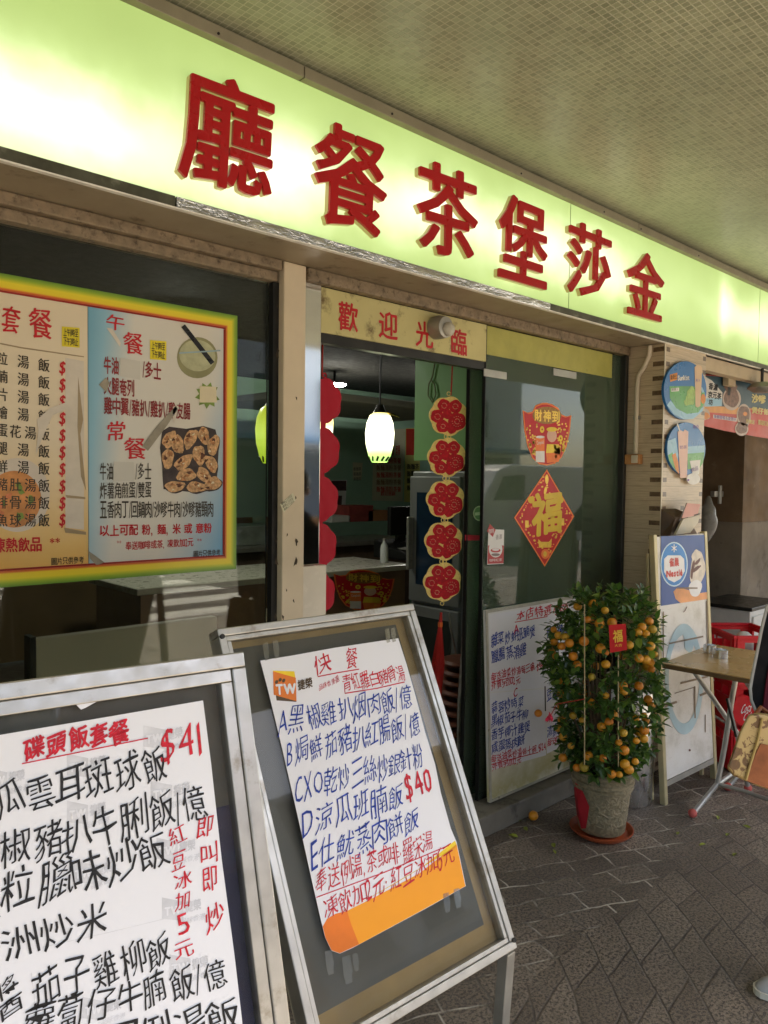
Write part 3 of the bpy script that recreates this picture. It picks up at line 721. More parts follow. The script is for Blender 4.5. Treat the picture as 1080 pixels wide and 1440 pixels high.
# piled chromed chairs just inside the glass
ch0 = None
for k in range(9):
    z = .62 + .05*k; xk = 3.02 + .004*k
    if ch0 is None:
        t = thing('stacked_chair', 'chromed tube chair in the pile behind the glass door', 'chair', (xk, 2.5, z), 'chromed chairs piled behind the glass door')
        g = G().tube([(xk-.14, 2.52, z-.36), (xk-.15, 2.51, z-.1), (xk-.13, 2.49, z+.03), (xk-.06, 2.48, z+.08), (xk+.06, 2.48, z+.08), (xk+.13, 2.49, z+.03), (xk+.15, 2.51, z-.1), (xk+.14, 2.52, z-.36)], .009, 8)
        build('back_frame', g, M_alu, t, smooth=True)
        build('seat', G().lathe([(0, 0), (.11, 0), (.12, .012), (.11, .025), (0, .028)], (xk-.05, 2.60, z-.36), 20), mat('brown_seat', (.14, .05, .03), .4), t, smooth=True)
        g = G()
        for sx in (-1, 1): g.tube([(xk+.10*sx, 2.52, z-.36), (xk+.13*sx, 2.51, .1)], .008, 6).tube([(xk-.05+.08*sx, 2.66, z-.36), (xk-.05+.1*sx, 2.69, .1)], .008, 6)
        build('leg_frame', g, M_alu, t, smooth=True); ch0 = t
    else:
        r = ch0.copy(); COL.objects.link(r); r.location = (xk, 2.5, z)
        for c in ch0.children:
            if c.name.startswith('leg'): continue
            d = c.copy(); COL.objects.link(d); d.parent = r
pts = [onY(x, y, 2.72) for x, y in ((632, 862), (633, 880), (640, 915), (645, 950), (649, 1000), (650, 1100))]
t = thing('chair_back_tube', 'thin bent chrome chair back tube standing in the doorway beside the piled chairs', 'rail', pts[-1])
build('tube', G().tube(pts, .006, 8), M_alu, t, smooth=True)  # chair back tube standing apart from the pile

# ================================================================== HANGING CHARMS
def scallop(cx, cz, y, r, n=40, lob=7, amp=.09, ph=0.0, sx=1.0):
    return [Vector((cx + sx*r*(1+amp*abs(math.sin(lob*.5*(2*math.pi*k/n)+ph)))*math.cos(2*math.pi*k/n), y, cz + r*(1+amp*abs(math.sin(lob*.5*(2*math.pi*k/n)+ph)))*math.sin(2*math.pi*k/n))) for k in range(n)]
mat('gold_card', (.86, .66, .20), .4, .1, var=.15, vs=50); mat('velvet_red', (.52, .008, .018), .6, var=.35, vs=90); mat('cord_red', (.38, .02, .015), .7); mat('crimson', (.42, .006, .022), .65, var=.05)
t = thing('hanging_charm', 'string of five gold edged red blossom medallions with a tassel in the doorway', 'hanging charm', onY(629, 870, 2.45), 'new year charms hung in the doorway')
yq = 2.45
cs = [onY(x, y, yq) for x, y in ((631.5, 585), (629.5, 643), (628, 702.5), (626, 761), (624.5, 819))]
build('cord', G().tube([onY(636, 500, yq), onY(635, 536, yq), onY(634, 556, yq)], .0035, 6), MATS['cord_red'], t)
for i, c in enumerate(cs):
    r = .086
    g = G().prism(scallop(c.x, c.z, yq, r, 56, 7, .10, .2, 1.0), (0, -1, 0), .004)
    md = build('medallion', g, MATS['gold_card'], t)
    g = G(); lev = [0]
    rr = random.Random(2)
    for k, (dx, dz, q) in enumerate(((-.023, .049, .029), (.033, .046, .030), (-.054, -.002, .030), (.042, -.024, .041), (-.028, -.048, .029), (-.006, .008, .022), (.016, -.060, .022))):
        lev = .0008 + .0002*k
        g.prism(scallop(c.x+dx, c.z+dz, yq-lev-.001, q*.97, 24, 5, .12, k), (0, -1, 0), .0008)
    build('blossom', g, MATS['velvet_red'], md)
    g = G()
    for (dx, dz, q) in ((-.022, .048, .012), (.032, .046, .012), (-.053, -.004, .013), (.042, -.024, .024), (.042, -.024, .012), (-.026, -.049, .010)):
        n = 14
        for k in range(n):
            if k % 7 == 6: continue
            a = 2*math.pi*k/n
            g.box(c.x+dx+q*math.cos(a)-.0016, c.x+dx+q*math.cos(a)+.0016, yq-.0045, yq-.0030, c.z+dz+q*math.sin(a)-.0016, c.z+dz+q*math.sin(a)+.0016)
    for k in range(30):
        a = 2*math.pi*k/30; g.box(c.x+.086*math.cos(a)-.0018, c.x+.086*math.cos(a)+.0018, yq-.0012, yq-.0006, c.z+.086*math.sin(a)-.0018, c.z+.086*math.sin(a)+.0018)
    build('fine_pattern', g, mat('pink_gold', (.70, .36, .20), .5), md)
    if i < 4:
        e = (c + cs[i+1])/2
        g = G()
        for sgn in (-1, 1): g.tube([e+Vector((sgn*.009+.007*math.cos(a*.7), 0, .010*math.sin(a*.7))) for a in range(10)], .0022, 5)
        build('link', g, MATS['gold_card'], t)
ring = cs[0]+Vector((0, 0, .105)); build('ring', G().tube([ring+Vector((.009*math.cos(a*.7), 0, .009*math.sin(a*.7))) for a in range(10)], .002, 5), MATS['gold_card'], t)
ring = cs[-1]+Vector((0, 0, -.103)); build('ring', G().tube([ring+Vector((.009*math.cos(a*.7), 0, .009*math.sin(a*.7))) for a in range(10)], .002, 5), MATS['gold_card'], t)
k0 = onY(623, 862, yq); k1 = onY(617, 985, yq)
ta = build('tassel', G().tube([k0+(k1-k0)*f for f in (0, .12, .2, .6, 1)], [.006, .009, .011, .020, .024], 14), MATS['cord_red'], t, smooth=True)
g = G()
for k in range(60):
    a = random.uniform(0, 6.28); q = random.uniform(.4, 1)
    p = k0+(k1-k0)*.2; e = k1+Vector((.027*q*math.cos(a), .027*q*math.sin(a), random.uniform(-.02, .01)))
    g.tube([p+Vector((.010*math.cos(a), .010*math.sin(a), 0)), (p+e)/2+Vector((.019*math.cos(a), .019*math.sin(a), 0)), e], .0012, 4)
build('fringe', g, MATS['cord_red'], ta)
build('collar', G().lathe([(.010, -.012), (.012, -.008), (.012, .008), (.010, .012)], k0+(k1-k0)*.14, 12), mat('orange_band', (.6, .12, .02), .5), ta)

t.rotation_euler.z = R(-34)
t = thing('hanging_charm', 'string of plain crimson scalloped discs seen from the back beside the steel post', 'hanging charm', onY(452, 870, 2.40), 'new year charms hung in the doorway')
yq = 2.40
cs = [onY(x, y, yq) for x, y in ((456, 563), (453.5, 633), (451.5, 702), (449, 768), (447, 836))]
build('cord', G().tube([onY(454, 470, yq), onY(453, 505, yq), onY(453, 530, yq)], .0035, 6), MATS['cord_red'], t)
for i, c in enumerate(cs):
    build('medallion', G().prism(scallop(c.x, c.z, yq, .083, 56, 7, .10, .3), (0, -1, 0), .004), MATS['crimson'], t)
    if i < 4: e = (c+cs[i+1])/2; build('link', G().box(e.x-.012, e.x+.012, yq-.001, yq+.003, e.z-.02, e.z+.02), MATS['crimson'], t)
ring = cs[0]+Vector((0, 0, .098)); build('ring', G().tube([ring+Vector((.009*math.cos(a*.7), 0, .009*math.sin(a*.7))) for a in range(10)], .003, 5), MATS['crimson'], t)

# ================================================================== DOOR STICKERS
DP = Plane((0, YW-.0065, 0), (0, -1, 0))
def PF(u, v):      # fortune poster on the glass, measured corners
    x = 735 + 68.5*u; yt = 562 + 9*u; yb = 656 - 3*u
    return (x, yt + (yb-yt)*v)
fortune_poster('red and gold fortune poster on the glass door above the red diamond', DP, PF, None)
t = thing('diamond_sticker', 'red diamond new year sticker with a big gold character on the glass door', 'sticker', DP.px(766, 797))
s = Sheet(DP); dia = [(769, 660), (807.5, 726), (766, 797), (723, 728)]
cxx, cyy = 766.5, 728
s.poly('fest_edge', dia, 1); s.poly('fest_red', [(cxx+(x-cxx)*.95, cyy+(y-cyy)*.955) for x, y in dia], 2)
mat('gold_yellow', (.70, .48, .03), .45, var=.1)
s.write('gold_yellow', '福', (747, 752), (791, 750), (0, -60), lv=4, bold=3, bw=.034, hand=.5, seed=4)
r = random.Random(11)
for k in range(90):
    a = r.uniform(0, 6.28); q = r.uniform(.62, .93)
    # points inside the diamond but outside the character
    u = math.cos(a); v = math.sin(a); n1 = abs(u)+abs(v); u, v = u/n1*q, v/n1*q
    s.ell('fest_gold' if k % 3 else 'fest_edge', cxx+u*42, cyy+v*67, r.uniform(.7, 1.6), r.uniform(.8, 2.0), a, lv=3, n=6)
for x, y in ((747, 703), (788, 703)): s.ell('gold_yellow', x, y, 4.6, 5, lv=4, n=14)
for x, y in ((741, 737), (791, 734)): s.poly('fest_gold', [(x-2.4, y-5), (x+2.4, y-5), (x+2.4, y+5), (x-2.4, y+5)], 4)
s.poly('fest_gold', [(757, 758), (761, 762), (772, 762), (776, 757), (775, 770), (758, 770)], 4); s.ell('fest_edge', 767, 779, 6, 7, lv=4, n=14); s.ell('fest_gold', 766.5, 779, 2.5, 4, lv=5, n=10)
s.ell('fest_gold', 769, 674, 2.4, 7, lv=4, n=10); s.ell('fest_gold', 767, 690, 2, 6, .2, lv=4, n=10)
s.finish(t, {'fest_edge': 'border', 'fest_red': 'sheet', 'gold_yellow': 'character', 'fest_gold': 'pattern'})
t = thing('cup_sticker', 'small white and red sticker with a cup drawing low on the glass door', 'sticker', DP.px(697, 793))
s = Sheet(DP); mat('sticker_white', (.78, .76, .72), .4, var=.05); mat('sticker_red', (.5, .06, .06), .4, var=.1); mat('sticker_grey', (.25, .2, .18), .5)
s.poly('sticker_white', [(687, 744), (709, 745), (708, 793), (685, 794)], 1); s.poly('sticker_red', [(686.5, 767), (708.5, 767), (708, 792), (685.5, 793)], 2)
s.ell('sticker_white', 697, 772, 9.5, 12, lv=3, n=20); s.ell('sticker_red', 697, 774, 7, 3, lv=4, n=14); s.ell('sticker_white', 697, 773, 5, 1.8, lv=5, n=12); s.ell('sticker_grey', 697, 780, 6, 2, lv=4, n=12)
s.poly('sticker_red', [(689, 737), (697, 745), (693, 755), (685, 747)], 3); s.write('sticker_white', '咖啡', (687, 751), (695, 750), (0, -7), lv=5)
s.write('sticker_grey', '香濃', (697, 759), (706, 758), (0, -7), lv=3); s.write('sticker_white', '咖啡紅茶', (688, 790), (706, 789), (0, -4), lv=3)
s.finish(t, {'sticker_white': 'sheet', 'sticker_red': 'print', 'sticker_grey': 'writing'})
# ================================================================== BIG MENU POSTER ON THE WINDOW
MP = Plane((0, YW-.011, 0), (0, -1, 0))
px0, px1, pz0, pz1 = .34, 1.434, 1.290, 2.158
def border_mat():
    b = NB('poster_border'); x, z = b.xyz()[0], b.xyz()[2]
    d = b.math('MINIMUM', b.math('MINIMUM', b.math('SUBTRACT', x, px0), b.math('SUBTRACT', px1, x)), b.math('MINIMUM', b.math('SUBTRACT', z, pz0), b.math('SUBTRACT', pz1, z)))
    f = b.math('DIVIDE', d, .046)
    c = b.ramp(f, [(0, (.10, .24, .02)), (.25, (.28, .40, .02)), (.5, (.72, .60, .02)), (.80, (.75, .56, .02)), (.9, (.6, .16, .02)), (1, (.5, .08, .02))])
    b.set(Base_Color=c, Roughness=.35); return b.m
def left_print():
    b = NB('cream_print'); x, z = b.xyz()[0], b.xyz()[2]
    n = b.noise(5, 3, .5, b.pos())
    f = b.math('ADD', b.math('DIVIDE', b.math('SUBTRACT', z, 1.33), .78), b.math('MULTIPLY', b.math('SUBTRACT', n, .5), .2))
    c = b.ramp(f, [(0, (.66, .38, .08)), (.12, (.70, .46, .14)), (.32, (.70, .54, .30)), (.5, (.70, .60, .42)), (1, (.68, .58, .40))])
    b.set(Base_Color=c, Roughness=.4); return b.m
def right_print():
    b = NB('blue_print'); x, z = b.xyz()[0], b.xyz()[2]
    u = b.math('DIVIDE', b.math('SUBTRACT', x, .922), .467); v = b.math('DIVIDE', b.math('SUBTRACT', z, 1.33), .78)
    a = b.math('ADD', u, b.math('MULTIPLY', b.math('SUBTRACT', 1.0, v), .18))
    c = b.ramp(a, [(0, (.13, .33, .45)), (.12, (.24, .45, .55)), (.32, (.62, .60, .52)), (.85, (.62, .58, .48)), (1.0, (.58, .58, .52))])
    lo = b.math('MULTIPLY', b.math('GREATER_THAN', 1.0, 0.0), b.ramp(b.math('SUBTRACT', b.math('ADD', u, b.math('MULTIPLY', b.math('SUBTRACT', 1, v), .6)), 1.0), [(.05, 0), (.55, 1)]))
    c = b.mix(lo, c, (.12, .32, .48))
    b.set(Base_Color=c, Roughness=.4); return b.m
MATS['poster_border'] = border_mat(); MATS['cream_print'] = left_print(); MATS['blue_print'] = right_print()
mp = thing('menu_poster', 'big two sheet menu poster with a yellow green border on the shop window', 'poster', (.9, YW, 1.29))
bw_ = .046
g = G()
for quad in ([(px0, pz1), (px1, pz1), (px1-bw_, pz1-bw_), (px0+bw_, pz1-bw_)], [(px1, pz1), (px1, pz0), (px1-bw_, pz0+bw_), (px1-bw_, pz1-bw_)],
             [(px1, pz0), (px0, pz0), (px0+bw_, pz0+bw_), (px1-bw_, pz0+bw_)], [(px0, pz0), (px0, pz1), (px0+bw_, pz1-bw_), (px0+bw_, pz0+bw_)]):
    g.prism([(x, YW-.016, z) for x, z in quad], (0, -1, 0), .016)
build('border', g, MATS['poster_border'], mp)
build('left_sheet', G().box(px0+bw_, .921, YW-.0105, YW-.002, pz0+bw_, pz1-bw_), MATS['cream_print'], mp)
build('right_sheet', G().box(.923, px1-bw_, YW-.0105, YW-.002, pz0+bw_, pz1-bw_), MATS['blue_print'], mp)
build('edge_line', G().box(px0+bw_, px1-bw_, YW-.0125, YW-.0106, pz0+bw_, pz0+bw_+.005).box(px1-bw_-.005, px1-bw_, YW-.0125, YW-.0106, pz0+bw_+.006, pz1-bw_-.006).box(px0+bw_, px1-bw_, YW-.0125, YW-.0106, pz1-bw_-.005, pz1-bw_), mat('dark_red_line', (.3, .03, .02), .5), mp)
mat('print_red', (.52, .02, .025), .45, var=.05); mat('print_dark', (.055, .045, .03), .5); mat('print_maroon', (.26, .03, .03), .5); mat('label_yellow', (.70, .58, .03), .5)
mat('torn_paper_and_shadow', (.62, .56, .46), .7, var=.12, vs=14, dirt=(.4, .32, .2), dirt_amt=.2); mat('torn_shadow', (.35, .27, .16), .7, var=.2); mat('grey_film', (.30, .27, .20), .5, var=.3, vs=20); mat('patch_grey', (.56, .54, .47), .5, var=.04)
s = Sheet(MP)
W_ = s.write
for ch, q in (('套', (1, 467, 28, 473, 38)), ('餐', (40, 472, 73, 478, 39)), ('午', (149, 462, 175, 466, 20)), ('餐', (173, 495, 201, 500, 28)), ('常', (149, 617, 176, 620, 26)), ('餐', (174, 644, 205, 646, 28))):
    W_('print_red', ch, q[:2], q[2:4], (0, -q[4]), bold=1, bw=.03, hand=.6, seed=ord(ch))
for bl, br, h in (((87, 487), (112, 489), 28), ((211, 505), (234, 507), 27)):
    s.poly('label_yellow', [bl, br, (br[0], br[1]-h), (bl[0], bl[1]-h)], 2)
    W_('print_dark', '上午11時至', (bl[0]+2, bl[1]-h*.53), (br[0]-2, br[1]-h*.53), (0, -h*.38), lv=4, bold=1, bw=.05)
    W_('print_dark', '下午3時止', (bl[0]+2, bl[1]-h*.08), (br[0]-2, br[1]-h*.08), (0, -h*.38), lv=4, bold=1, bw=.05)
rows = ['粒 湯 飯', '腩 湯 飯', '片 湯 飯', '燴 湯 飯', '蛋花湯飯', '腿 湯 飯', '鮮 湯 飯', '豬肚湯飯', '排骨湯飯', '魚球湯飯']
for i, rw in enumerate(rows):
    y = 516.5 + 24.9*i; sl = .16 - .018*i
    xs = (-6, 24, 53) if ' ' in rw else (-6, 13, 34, 53)
    for ch, x in zip(rw.replace(' ', ''), xs):
        W_('print_dark', ch, (x, y + sl*(x-24)), (x+17, y + sl*(x-7)), (0, -18), bold=1, bw=.03)
    W_('print_red', '$', (82, y+sl*58-1), (92, y+sl*66-1), (1.5, -18), bold=1, bw=.06)
W_('print_red', '凍熱飲品', (-10, 777), (59, 775), (0, -20), bold=2, bw=.025); W_('print_red', '**', (69, 769), (85, 768), (0, -12), bold=1, bw=.05)
W_('print_dark', '圖片只供參考', (72, 795), (118, 792), (0, -10), bold=1, bw=.03)
# torn strip and peeling paper, shadows under their edges painted as flat slivers
s.poly('torn_paper_and_shadow', [(92, 503), (118, 508), (118, 745), (92, 742)], 1); s.poly('torn_shadow', [(110, 530), (117, 590), (113, 610), (121, 690), (114, 670), (109, 600)], 2)
s.poly('torn_shadow', [(0, 482), (30, 488), (118, 501), (118, 502.5), (30, 490), (0, 484)], 2); s.poly('torn_paper_and_shadow', [(52, 590), (70, 574), (92, 566), (92, 576), (74, 584), (60, 615), (50, 640), (54, 605)], 5)
s.poly('torn_shadow', [(92, 696), (120, 699), (120, 702), (94, 700)], 3); s.poly('torn_shadow', [(90, 742), (121, 748), (121, 752), (92, 749)], 3)
# bowl of soup printed on the left sheet
mat('print_bowl', (.62, .55, .45), .4, var=.1); mat('print_soup', (.60, .26, .08), .4, var=.3, vs=30); mat('print_leaf', (.20, .30, .06), .5, var=.4, vs=40); mat('print_shrimp', (.66, .22, .09), .5, var=.3, vs=40)
def arc_clip(cx, cy_, rx, ry): return [(cx + rx*math.cos(2*math.pi*k/36), cy_ + ry*math.sin(2*math.pi*k/36)) for k in range(36)]
s.poly('print_bowl', arc_clip(24, 696, 46, 52), 1); s.poly('print_soup', arc_clip(20, 702, 38, 40), 2)
r = random.Random(3)
for k in range(14): s.ell(('print_leaf', 'print_shrimp')[k % 2], r.uniform(-8, 44), r.uniform(680, 730), r.uniform(3, 7), r.uniform(2, 5), r.uniform(0, 3), lv=2.5+k*.02, n=9, wob=.2)
# right sheet
W_('print_maroon', '牛油', (146, 525), (167, 527), (0, -24), bold=2, bw=.022); W_('print_maroon', '/多士', (200, 530), (227, 534), (0, -23), bold=2, bw=.022)
W_('print_maroon', '火腿奄列', (146, 554), (189, 558), (0, -24), bold=2, bw=.022); W_('print_maroon', '雞中翼/豬扒/雞扒/雞皮腸', (146, 582), (268, 590), (0, -24), bold=2, bw=.022)
W_('print_dark', '牛油', (140, 675), (159, 675), (0, -24), bold=1, bw=.03); W_('print_dark', '/多士', (190, 674), (213, 674), (0, -23), bold=1, bw=.03)
W_('print_dark', '炸薯角煎蛋/雙蛋', (140, 702), (213, 700), (0, -23), bold=1, bw=.03); W_('print_dark', '五香肉丁/回鍋肉/沙嗲牛肉/沙嗲豬頸肉', (140, 729), (300, 727), (0, -24), bold=1, bw=.03)
W_('print_red', '以上可配 粉, 麵, 米 或 意粉', (140, 754), (298, 749), (0, -15), bold=2, bw=.022); W_('print_red', '**', (164, 767), (171, 767), (0, -7)); W_('print_red', '**', (277, 764), (284, 764), (0, -7))
W_('print_red', '奉送咖啡或茶, 凍飲加2元', (176, 774), (272, 768), (0, -12), bold=1, bw=.03); W_('print_dark', '圖片只供參考', (272, 784), (310, 781), (0, -9), bold=1, bw=.03)
s.poly('patch_grey', [(169, 503), (197, 508), (197, 534), (169, 529)], 4); s.poly('patch_grey', [(160, 649), (188, 650), (188, 677), (160, 677)], 4)
s.poly('grey_film', [(139, 541), (149, 531), (154, 538), (150, 552)], 5); s.poly('grey_film', [(200, 627), (222, 598), (247, 571), (250, 575), (236, 597), (208, 634)], 5); s.poly('torn_paper_and_shadow', [(150, 461), (158, 462), (170, 482), (169, 488), (160, 475)], 5)
s.poly('torn_paper_and_shadow', [(243, 572), (251, 570), (249, 582), (245, 596), (243, 588)], 5); s.poly('grey_film', [(125, 775), (147, 791), (136, 795), (127, 786)], 5)
mat('print_pot', (.28, .27, .13), .35, var=.2); mat('print_congee', (.44, .44, .26), .4, var=.2, vs=40); mat('print_stick', (.02, .02, .02), .3); mat('print_blue', (.3, .42, .45), .4); mat('print_bread', (.66, .58, .38), .5, var=.1); mat('print_wing', (.40, .18, .065), .35, var=.75, vs=70); mat('print_wing_pale', (.56, .33, .15), .35, var=.55, vs=110); mat('print_char', (.10, .035, .015), .4, var=.5, vs=60); mat('print_plate', (.05, .035, .03), .4, var=.5, vs=30)
s.ell('print_pot', 277.5, 503, 28.5, 29, 0, 2, 28); s.ell('print_congee', 277.5, 500, 25.5, 22, .2, 3, 28)
s.line('print_stick', [(257.5, 458), (299, 511)], 6.5, 5); s.line('print_blue', [(252, 496.5), (310, 493)], 2, 5.5)
s.poly('print_leaf', [(292+(18 if k % 2 else 12)*math.cos(k*.3307), 556+(19 if k % 2 else 13)*math.sin(k*.3307)) for k in range(19)], 3); s.poly('print_bread', [(281, 543), (304, 544), (305, 566), (281, 566)], 4)
s.poly('print_plate', [(228, 606), (238, 600), (262, 603), (286, 599), (303, 604), (308, 625), (306, 660), (304, 688), (280, 693), (250, 690), (230, 688), (228, 655), (225, 630)], 2)
rw_ = random.Random(9)
spots = [(238, 618, .5), (250, 625, -.15), (268, 617, .45), (287, 613, -.25), (300, 626, .25), (236, 645, .05), (258, 650, .9), (280, 640, -.15), (297, 652, -.5), (262, 668, 1.45), (287, 668, -.7), (246, 684, 1.5), (276, 685, 1.6), (299, 680, 1.2)]
for k, (x, y, ro) in enumerate(spots):
    a, b_ = rw_.uniform(7.5, 9), rw_.uniform(12, 15)
    s.ell('print_plate', x+.8, y+1.4, a*1.06, b_*1.05, ro, 2.6+.08*k, 18, .05)
    s.ell('print_wing_pale', x, y, a, b_, ro, 2.62+.08*k, 18, .09)
    for j in range(5):
        u, v = rw_.uniform(-.6, .6)*a, rw_.uniform(-.7, .7)*b_
        s.ell(('print_wing', 'print_wing', 'print_bread', 'print_wing', 'print_char')[j], x+u*math.cos(ro)-v*math.sin(ro), y+u*math.sin(ro)+v*math.cos(ro), rw_.uniform(1.2, 3.2)*(.6 if j == 2 else 1), rw_.uniform(1.8, 4.6)*(.5 if j == 2 else 1), ro+rw_.uniform(-.5, .5), 2.64+.08*k+.006*j, 10, .3)
s.finish(mp, {'print_red': 'writing', 'print_dark': 'writing', 'print_maroon': 'writing', 'label_yellow': 'time_label', 'torn_paper_and_shadow': 'torn_paper_and_shadow', 'torn_shadow': 'torn_paper_and_shadow', 'grey_film': 'tape', 'patch_grey': 'cover_patch',
     'print_bowl': 'picture', 'print_soup': 'picture', 'print_leaf': 'picture', 'print_shrimp': 'picture', 'print_pot': 'picture', 'print_congee': 'picture', 'print_stick': 'picture', 'print_blue': 'picture', 'print_bread': 'picture', 'print_wing': 'picture', 'print_wing_pale': 'picture', 'print_plate': 'picture', 'print_char': 'picture'})
tg = onY(405, 708, YW-.051)
t = thing('post_label', 'tiny tilted printed label stuck on the cream post', 'label', tg); s = Sheet(Plane((0, YW-.0505, 0), (0, -1, 0)))
s.poly('wall_paper', [(394, 709), (412, 693), (416, 703), (399, 721)], 1)
for k in range(3): s.write('ink_black', '電話二三四五', (396+k*2, 711+k*4), (411+k*1.6, 697.5+k*4), (-1, -3), lv=2)
s.finish(t, {'wall_paper': 'sheet', 'ink_black': 'writing'})

mat('paint_chip', (.05, .035, .02), .7, var=.4); s = Sheet(Plane((0, YW-.0505, 0), (0, -1, 0))); rc = random.Random(4)
for x, y, q in ((389, 790, 3), (390, 500, 2.5), (391, 493, 2), (398, 868, 2), (413, 845, 1.5), (417, 762, 3), (416, 790, 3.5), (389, 760, 2), (404, 752, 1.3), (388, 868, 3), (416, 700, 1.4), (389, 640, 1.6), (403, 830, 1.2), (417, 560, 1.5), (390, 430, 1.5)):
    s.ell('paint_chip', x, y, q*.6, q*1.7, rc.uniform(-.3, .3), 1, 9, .3)
s.finish(sf, {'paint_chip': 'paint_chip'})
# ================================================================== SANDWICH BOARDS
M_cork = mat('tan_backing', (.42, .30, .14), .7, var=.15, vs=10); M_greysheet = mat('grey_sheet', (.135, .13, .11), .5, var=.12, vs=3, dirt=(.18, .17, .14), dirt_amt=.2)
M_back = mat('pale_back', (.52, .48, .38), .6, var=.1)
mat('paper', (.80, .80, .81), .55, var=.03, vs=2, bump=.5, bs=5); mat('marker_blue', (.018, .055, .36), .5, var=.65, vs=130); mat('marker_red', (.60, .014, .03), .5, var=.35, vs=130); mat('marker_black', (.020, .019, .019), .5, var=.8, vs=130)
mat('logo_orange', (.72, .19, .02), .45); mat('logo_yellow', (.85, .60, .02), .45); mat('logo_brown', (.10, .065, .03), .5); mat('poster_orange', (.88, .34, .01), .4, var=.03); mat('poster_deep', (.80, .19, .01), .4); mat('watermark', (.66, .66, .67), .55, var=.14, vs=40); glass_mat('tape_clear', (.93, .93, .90), .12, 1.45, .12, .0)
M_navy = mat('navy_strip', (.045, .045, .10), .4, var=.2)
M_cover = glass_mat('acrylic_cover', (.9, .9, .88), .02, 1.25, .02, .004)
def sandwich_board(lab, TL, d, e, w, h, zf, navy=False):
    d = Vector(d).normalized(); e = Vector(e).normalized(); n = d.cross(e).normalized(); TL = Vector(TL)
    L = lambda u, v, k=0.0: TL + d*u - e*v + n*k
    def slab(u0, u1, v0, v1, k0, k1):
        return [L(u0, v1, k0), L(u1, v1, k0), L(u1, v0, k0), L(u0, v0, k0), L(u0, v1, k1), L(u1, v1, k1), L(u1, v0, k1), L(u0, v0, k1)]
    base = L(w/2, h); base.z = 0
    t = thing('sandwich_board', lab, 'sandwich board', base, 'menu boards standing on the pavement')
    a, b_ = (.026, .022) if navy else (.019, .012)
    for nm, q in (('frame', (0, w, 0, a)), ('frame', (0, w, h-a, h)), ('frame', (0, a, a+.0006, h-a-.0006)), ('frame', (w-a, w, a+.0006, h-a-.0006))):
        build(nm, G().hexa(slab(*q, -.045, 0)), M_alu, t, bevel=.0025)
    for q in ((a+.001, w-a-.001, a+.001, a+b_), (a+.001, w-a-.001, h-a-b_, h-a-.001), (a+.001, a+b_, a+b_+.0006, h-a-b_-.0006), (w-a-b_, w-a-.001, a+b_+.0006, h-a-b_-.0006)):
        build('inner_frame', G().hexa(slab(*q, -.03, -.0035)), M_alu, t, bevel=.0015)
    i = a+b_
    build('cork_panel', G().hexa(slab(a, w-a, a, h-a, -.040, -.032)), M_cork, t)
    build('grey_sheet', G().hexa(slab(i-.002, w-i+.002, i-.002, h-i+.002, -.0315, -.029) if navy else slab(i-.002, w-i-.030, i+.016, h-i-.045, -.0315, -.029)), M_greysheet, t)
    build('cover', G().hexa(slab(i-.002, w-i+.002, i-.002, h-i+.002, -.014, -.0115)), M_cover, t)
    if navy: build('side_strip', G().hexa(slab(w-i-.03, w-i-.001, .25, h-i, -.0288, -.027)), M_navy, t)
    build('back_panel', G().hexa(slab(.002, w-.002, .002, h-.002, -.052, -.0455)), M_back, t)
    for u in (.016, w-.016):
        p = L(u, h+.001, -.024); build('leg', G().bar(p, (p.x, p.y+.03, 0), .032, .03, up=(0, 1, 0)), M_alu2, t, bevel=.002)
        q = L(u, .06, -.07); build('leg', G().bar(q, (q.x, q.y+.22, 0), .028, .02, up=(0, 1, 0)), M_alu2, t, bevel=.002)
        p0 = L(u, h*.55, -.06); build('brace', G().bar(p0, (p0.x, q.y+.2, .42), .014, .006, up=(1, 0, 0)), M_alu2, t)
    for (u, v) in ((w-.006, h-.02), (.008, .02)): build('bolt', G().tube([L(u, v, -.001), L(u, v, .004)], .006, 10), M_dark, t)
    return t, L, n, Plane(L(0, 0, -.010), n)

# right hand board
k_ = 1.7727
P1 = CC + ray(305, 884)*1; 
TLr = Vector((.921, 1.548, 1.255)); dr = Vector((.9994, -.036, 0)); er = Vector((.0, .4255, .905))
sb, Lr, nr, RB = sandwich_board('metal framed sandwich board with blue handwriting and an orange edged poster', TLr, dr, er, .62, .908, 0)
s = Sheet(RB); W_ = s.write
s.poly('paper', [(366, 929), (410, 922), (470, 911), (560, 897.5), (572, 935), (586, 985), (598, 1030), (612, 1075), (620, 1115), (634, 1165), (642, 1184), (655, 1246), (600, 1277), (496, 1333), (478, 1341), (466, 1337), (457, 1318), (452, 1297), (440, 1245), (418, 1145), (395, 1045), (378, 975)], 1)
s.poly('logo_yellow', [(640, 1182), (643, 1190), (560, 1240), (500, 1274), (488, 1281), (520, 1262), (590, 1222)], 2)
s.poly('poster_orange', [(642, 1187), (654.5, 1246), (600, 1276.5), (505, 1328), (494, 1300), (488, 1281), (530, 1260), (590, 1228)], 2)
s.poly('poster_deep', [(488, 1281), (494, 1300), (505, 1328), (496, 1332.5), (478, 1340.5), (466.5, 1336.5), (457.5, 1318), (454, 1303), (460, 1292), (472, 1285)], 2.4)
kw = dict(hand=1.0)
W_('marker_red', '快', (441, 948), (468, 942), (-4, -26), seed=3, **kw); W_('marker_red', '餐', (487, 940), (506, 936), (-4, -27), seed=8, **kw)
s.line('marker_red', [(447, 951.5), (475, 946), (505, 941)], 1.5); s.line('marker_red', [(485, 975), (530, 968), (569, 959)], 1.5)
W_('marker_red', '青紅羅白豬骨湯', (484, 973), (571, 957), (-5, -23), seed=21, **kw); W_('marker_red', '品味香港選', (449, 972), (478, 958), (-2, -8), seed=2, **kw)
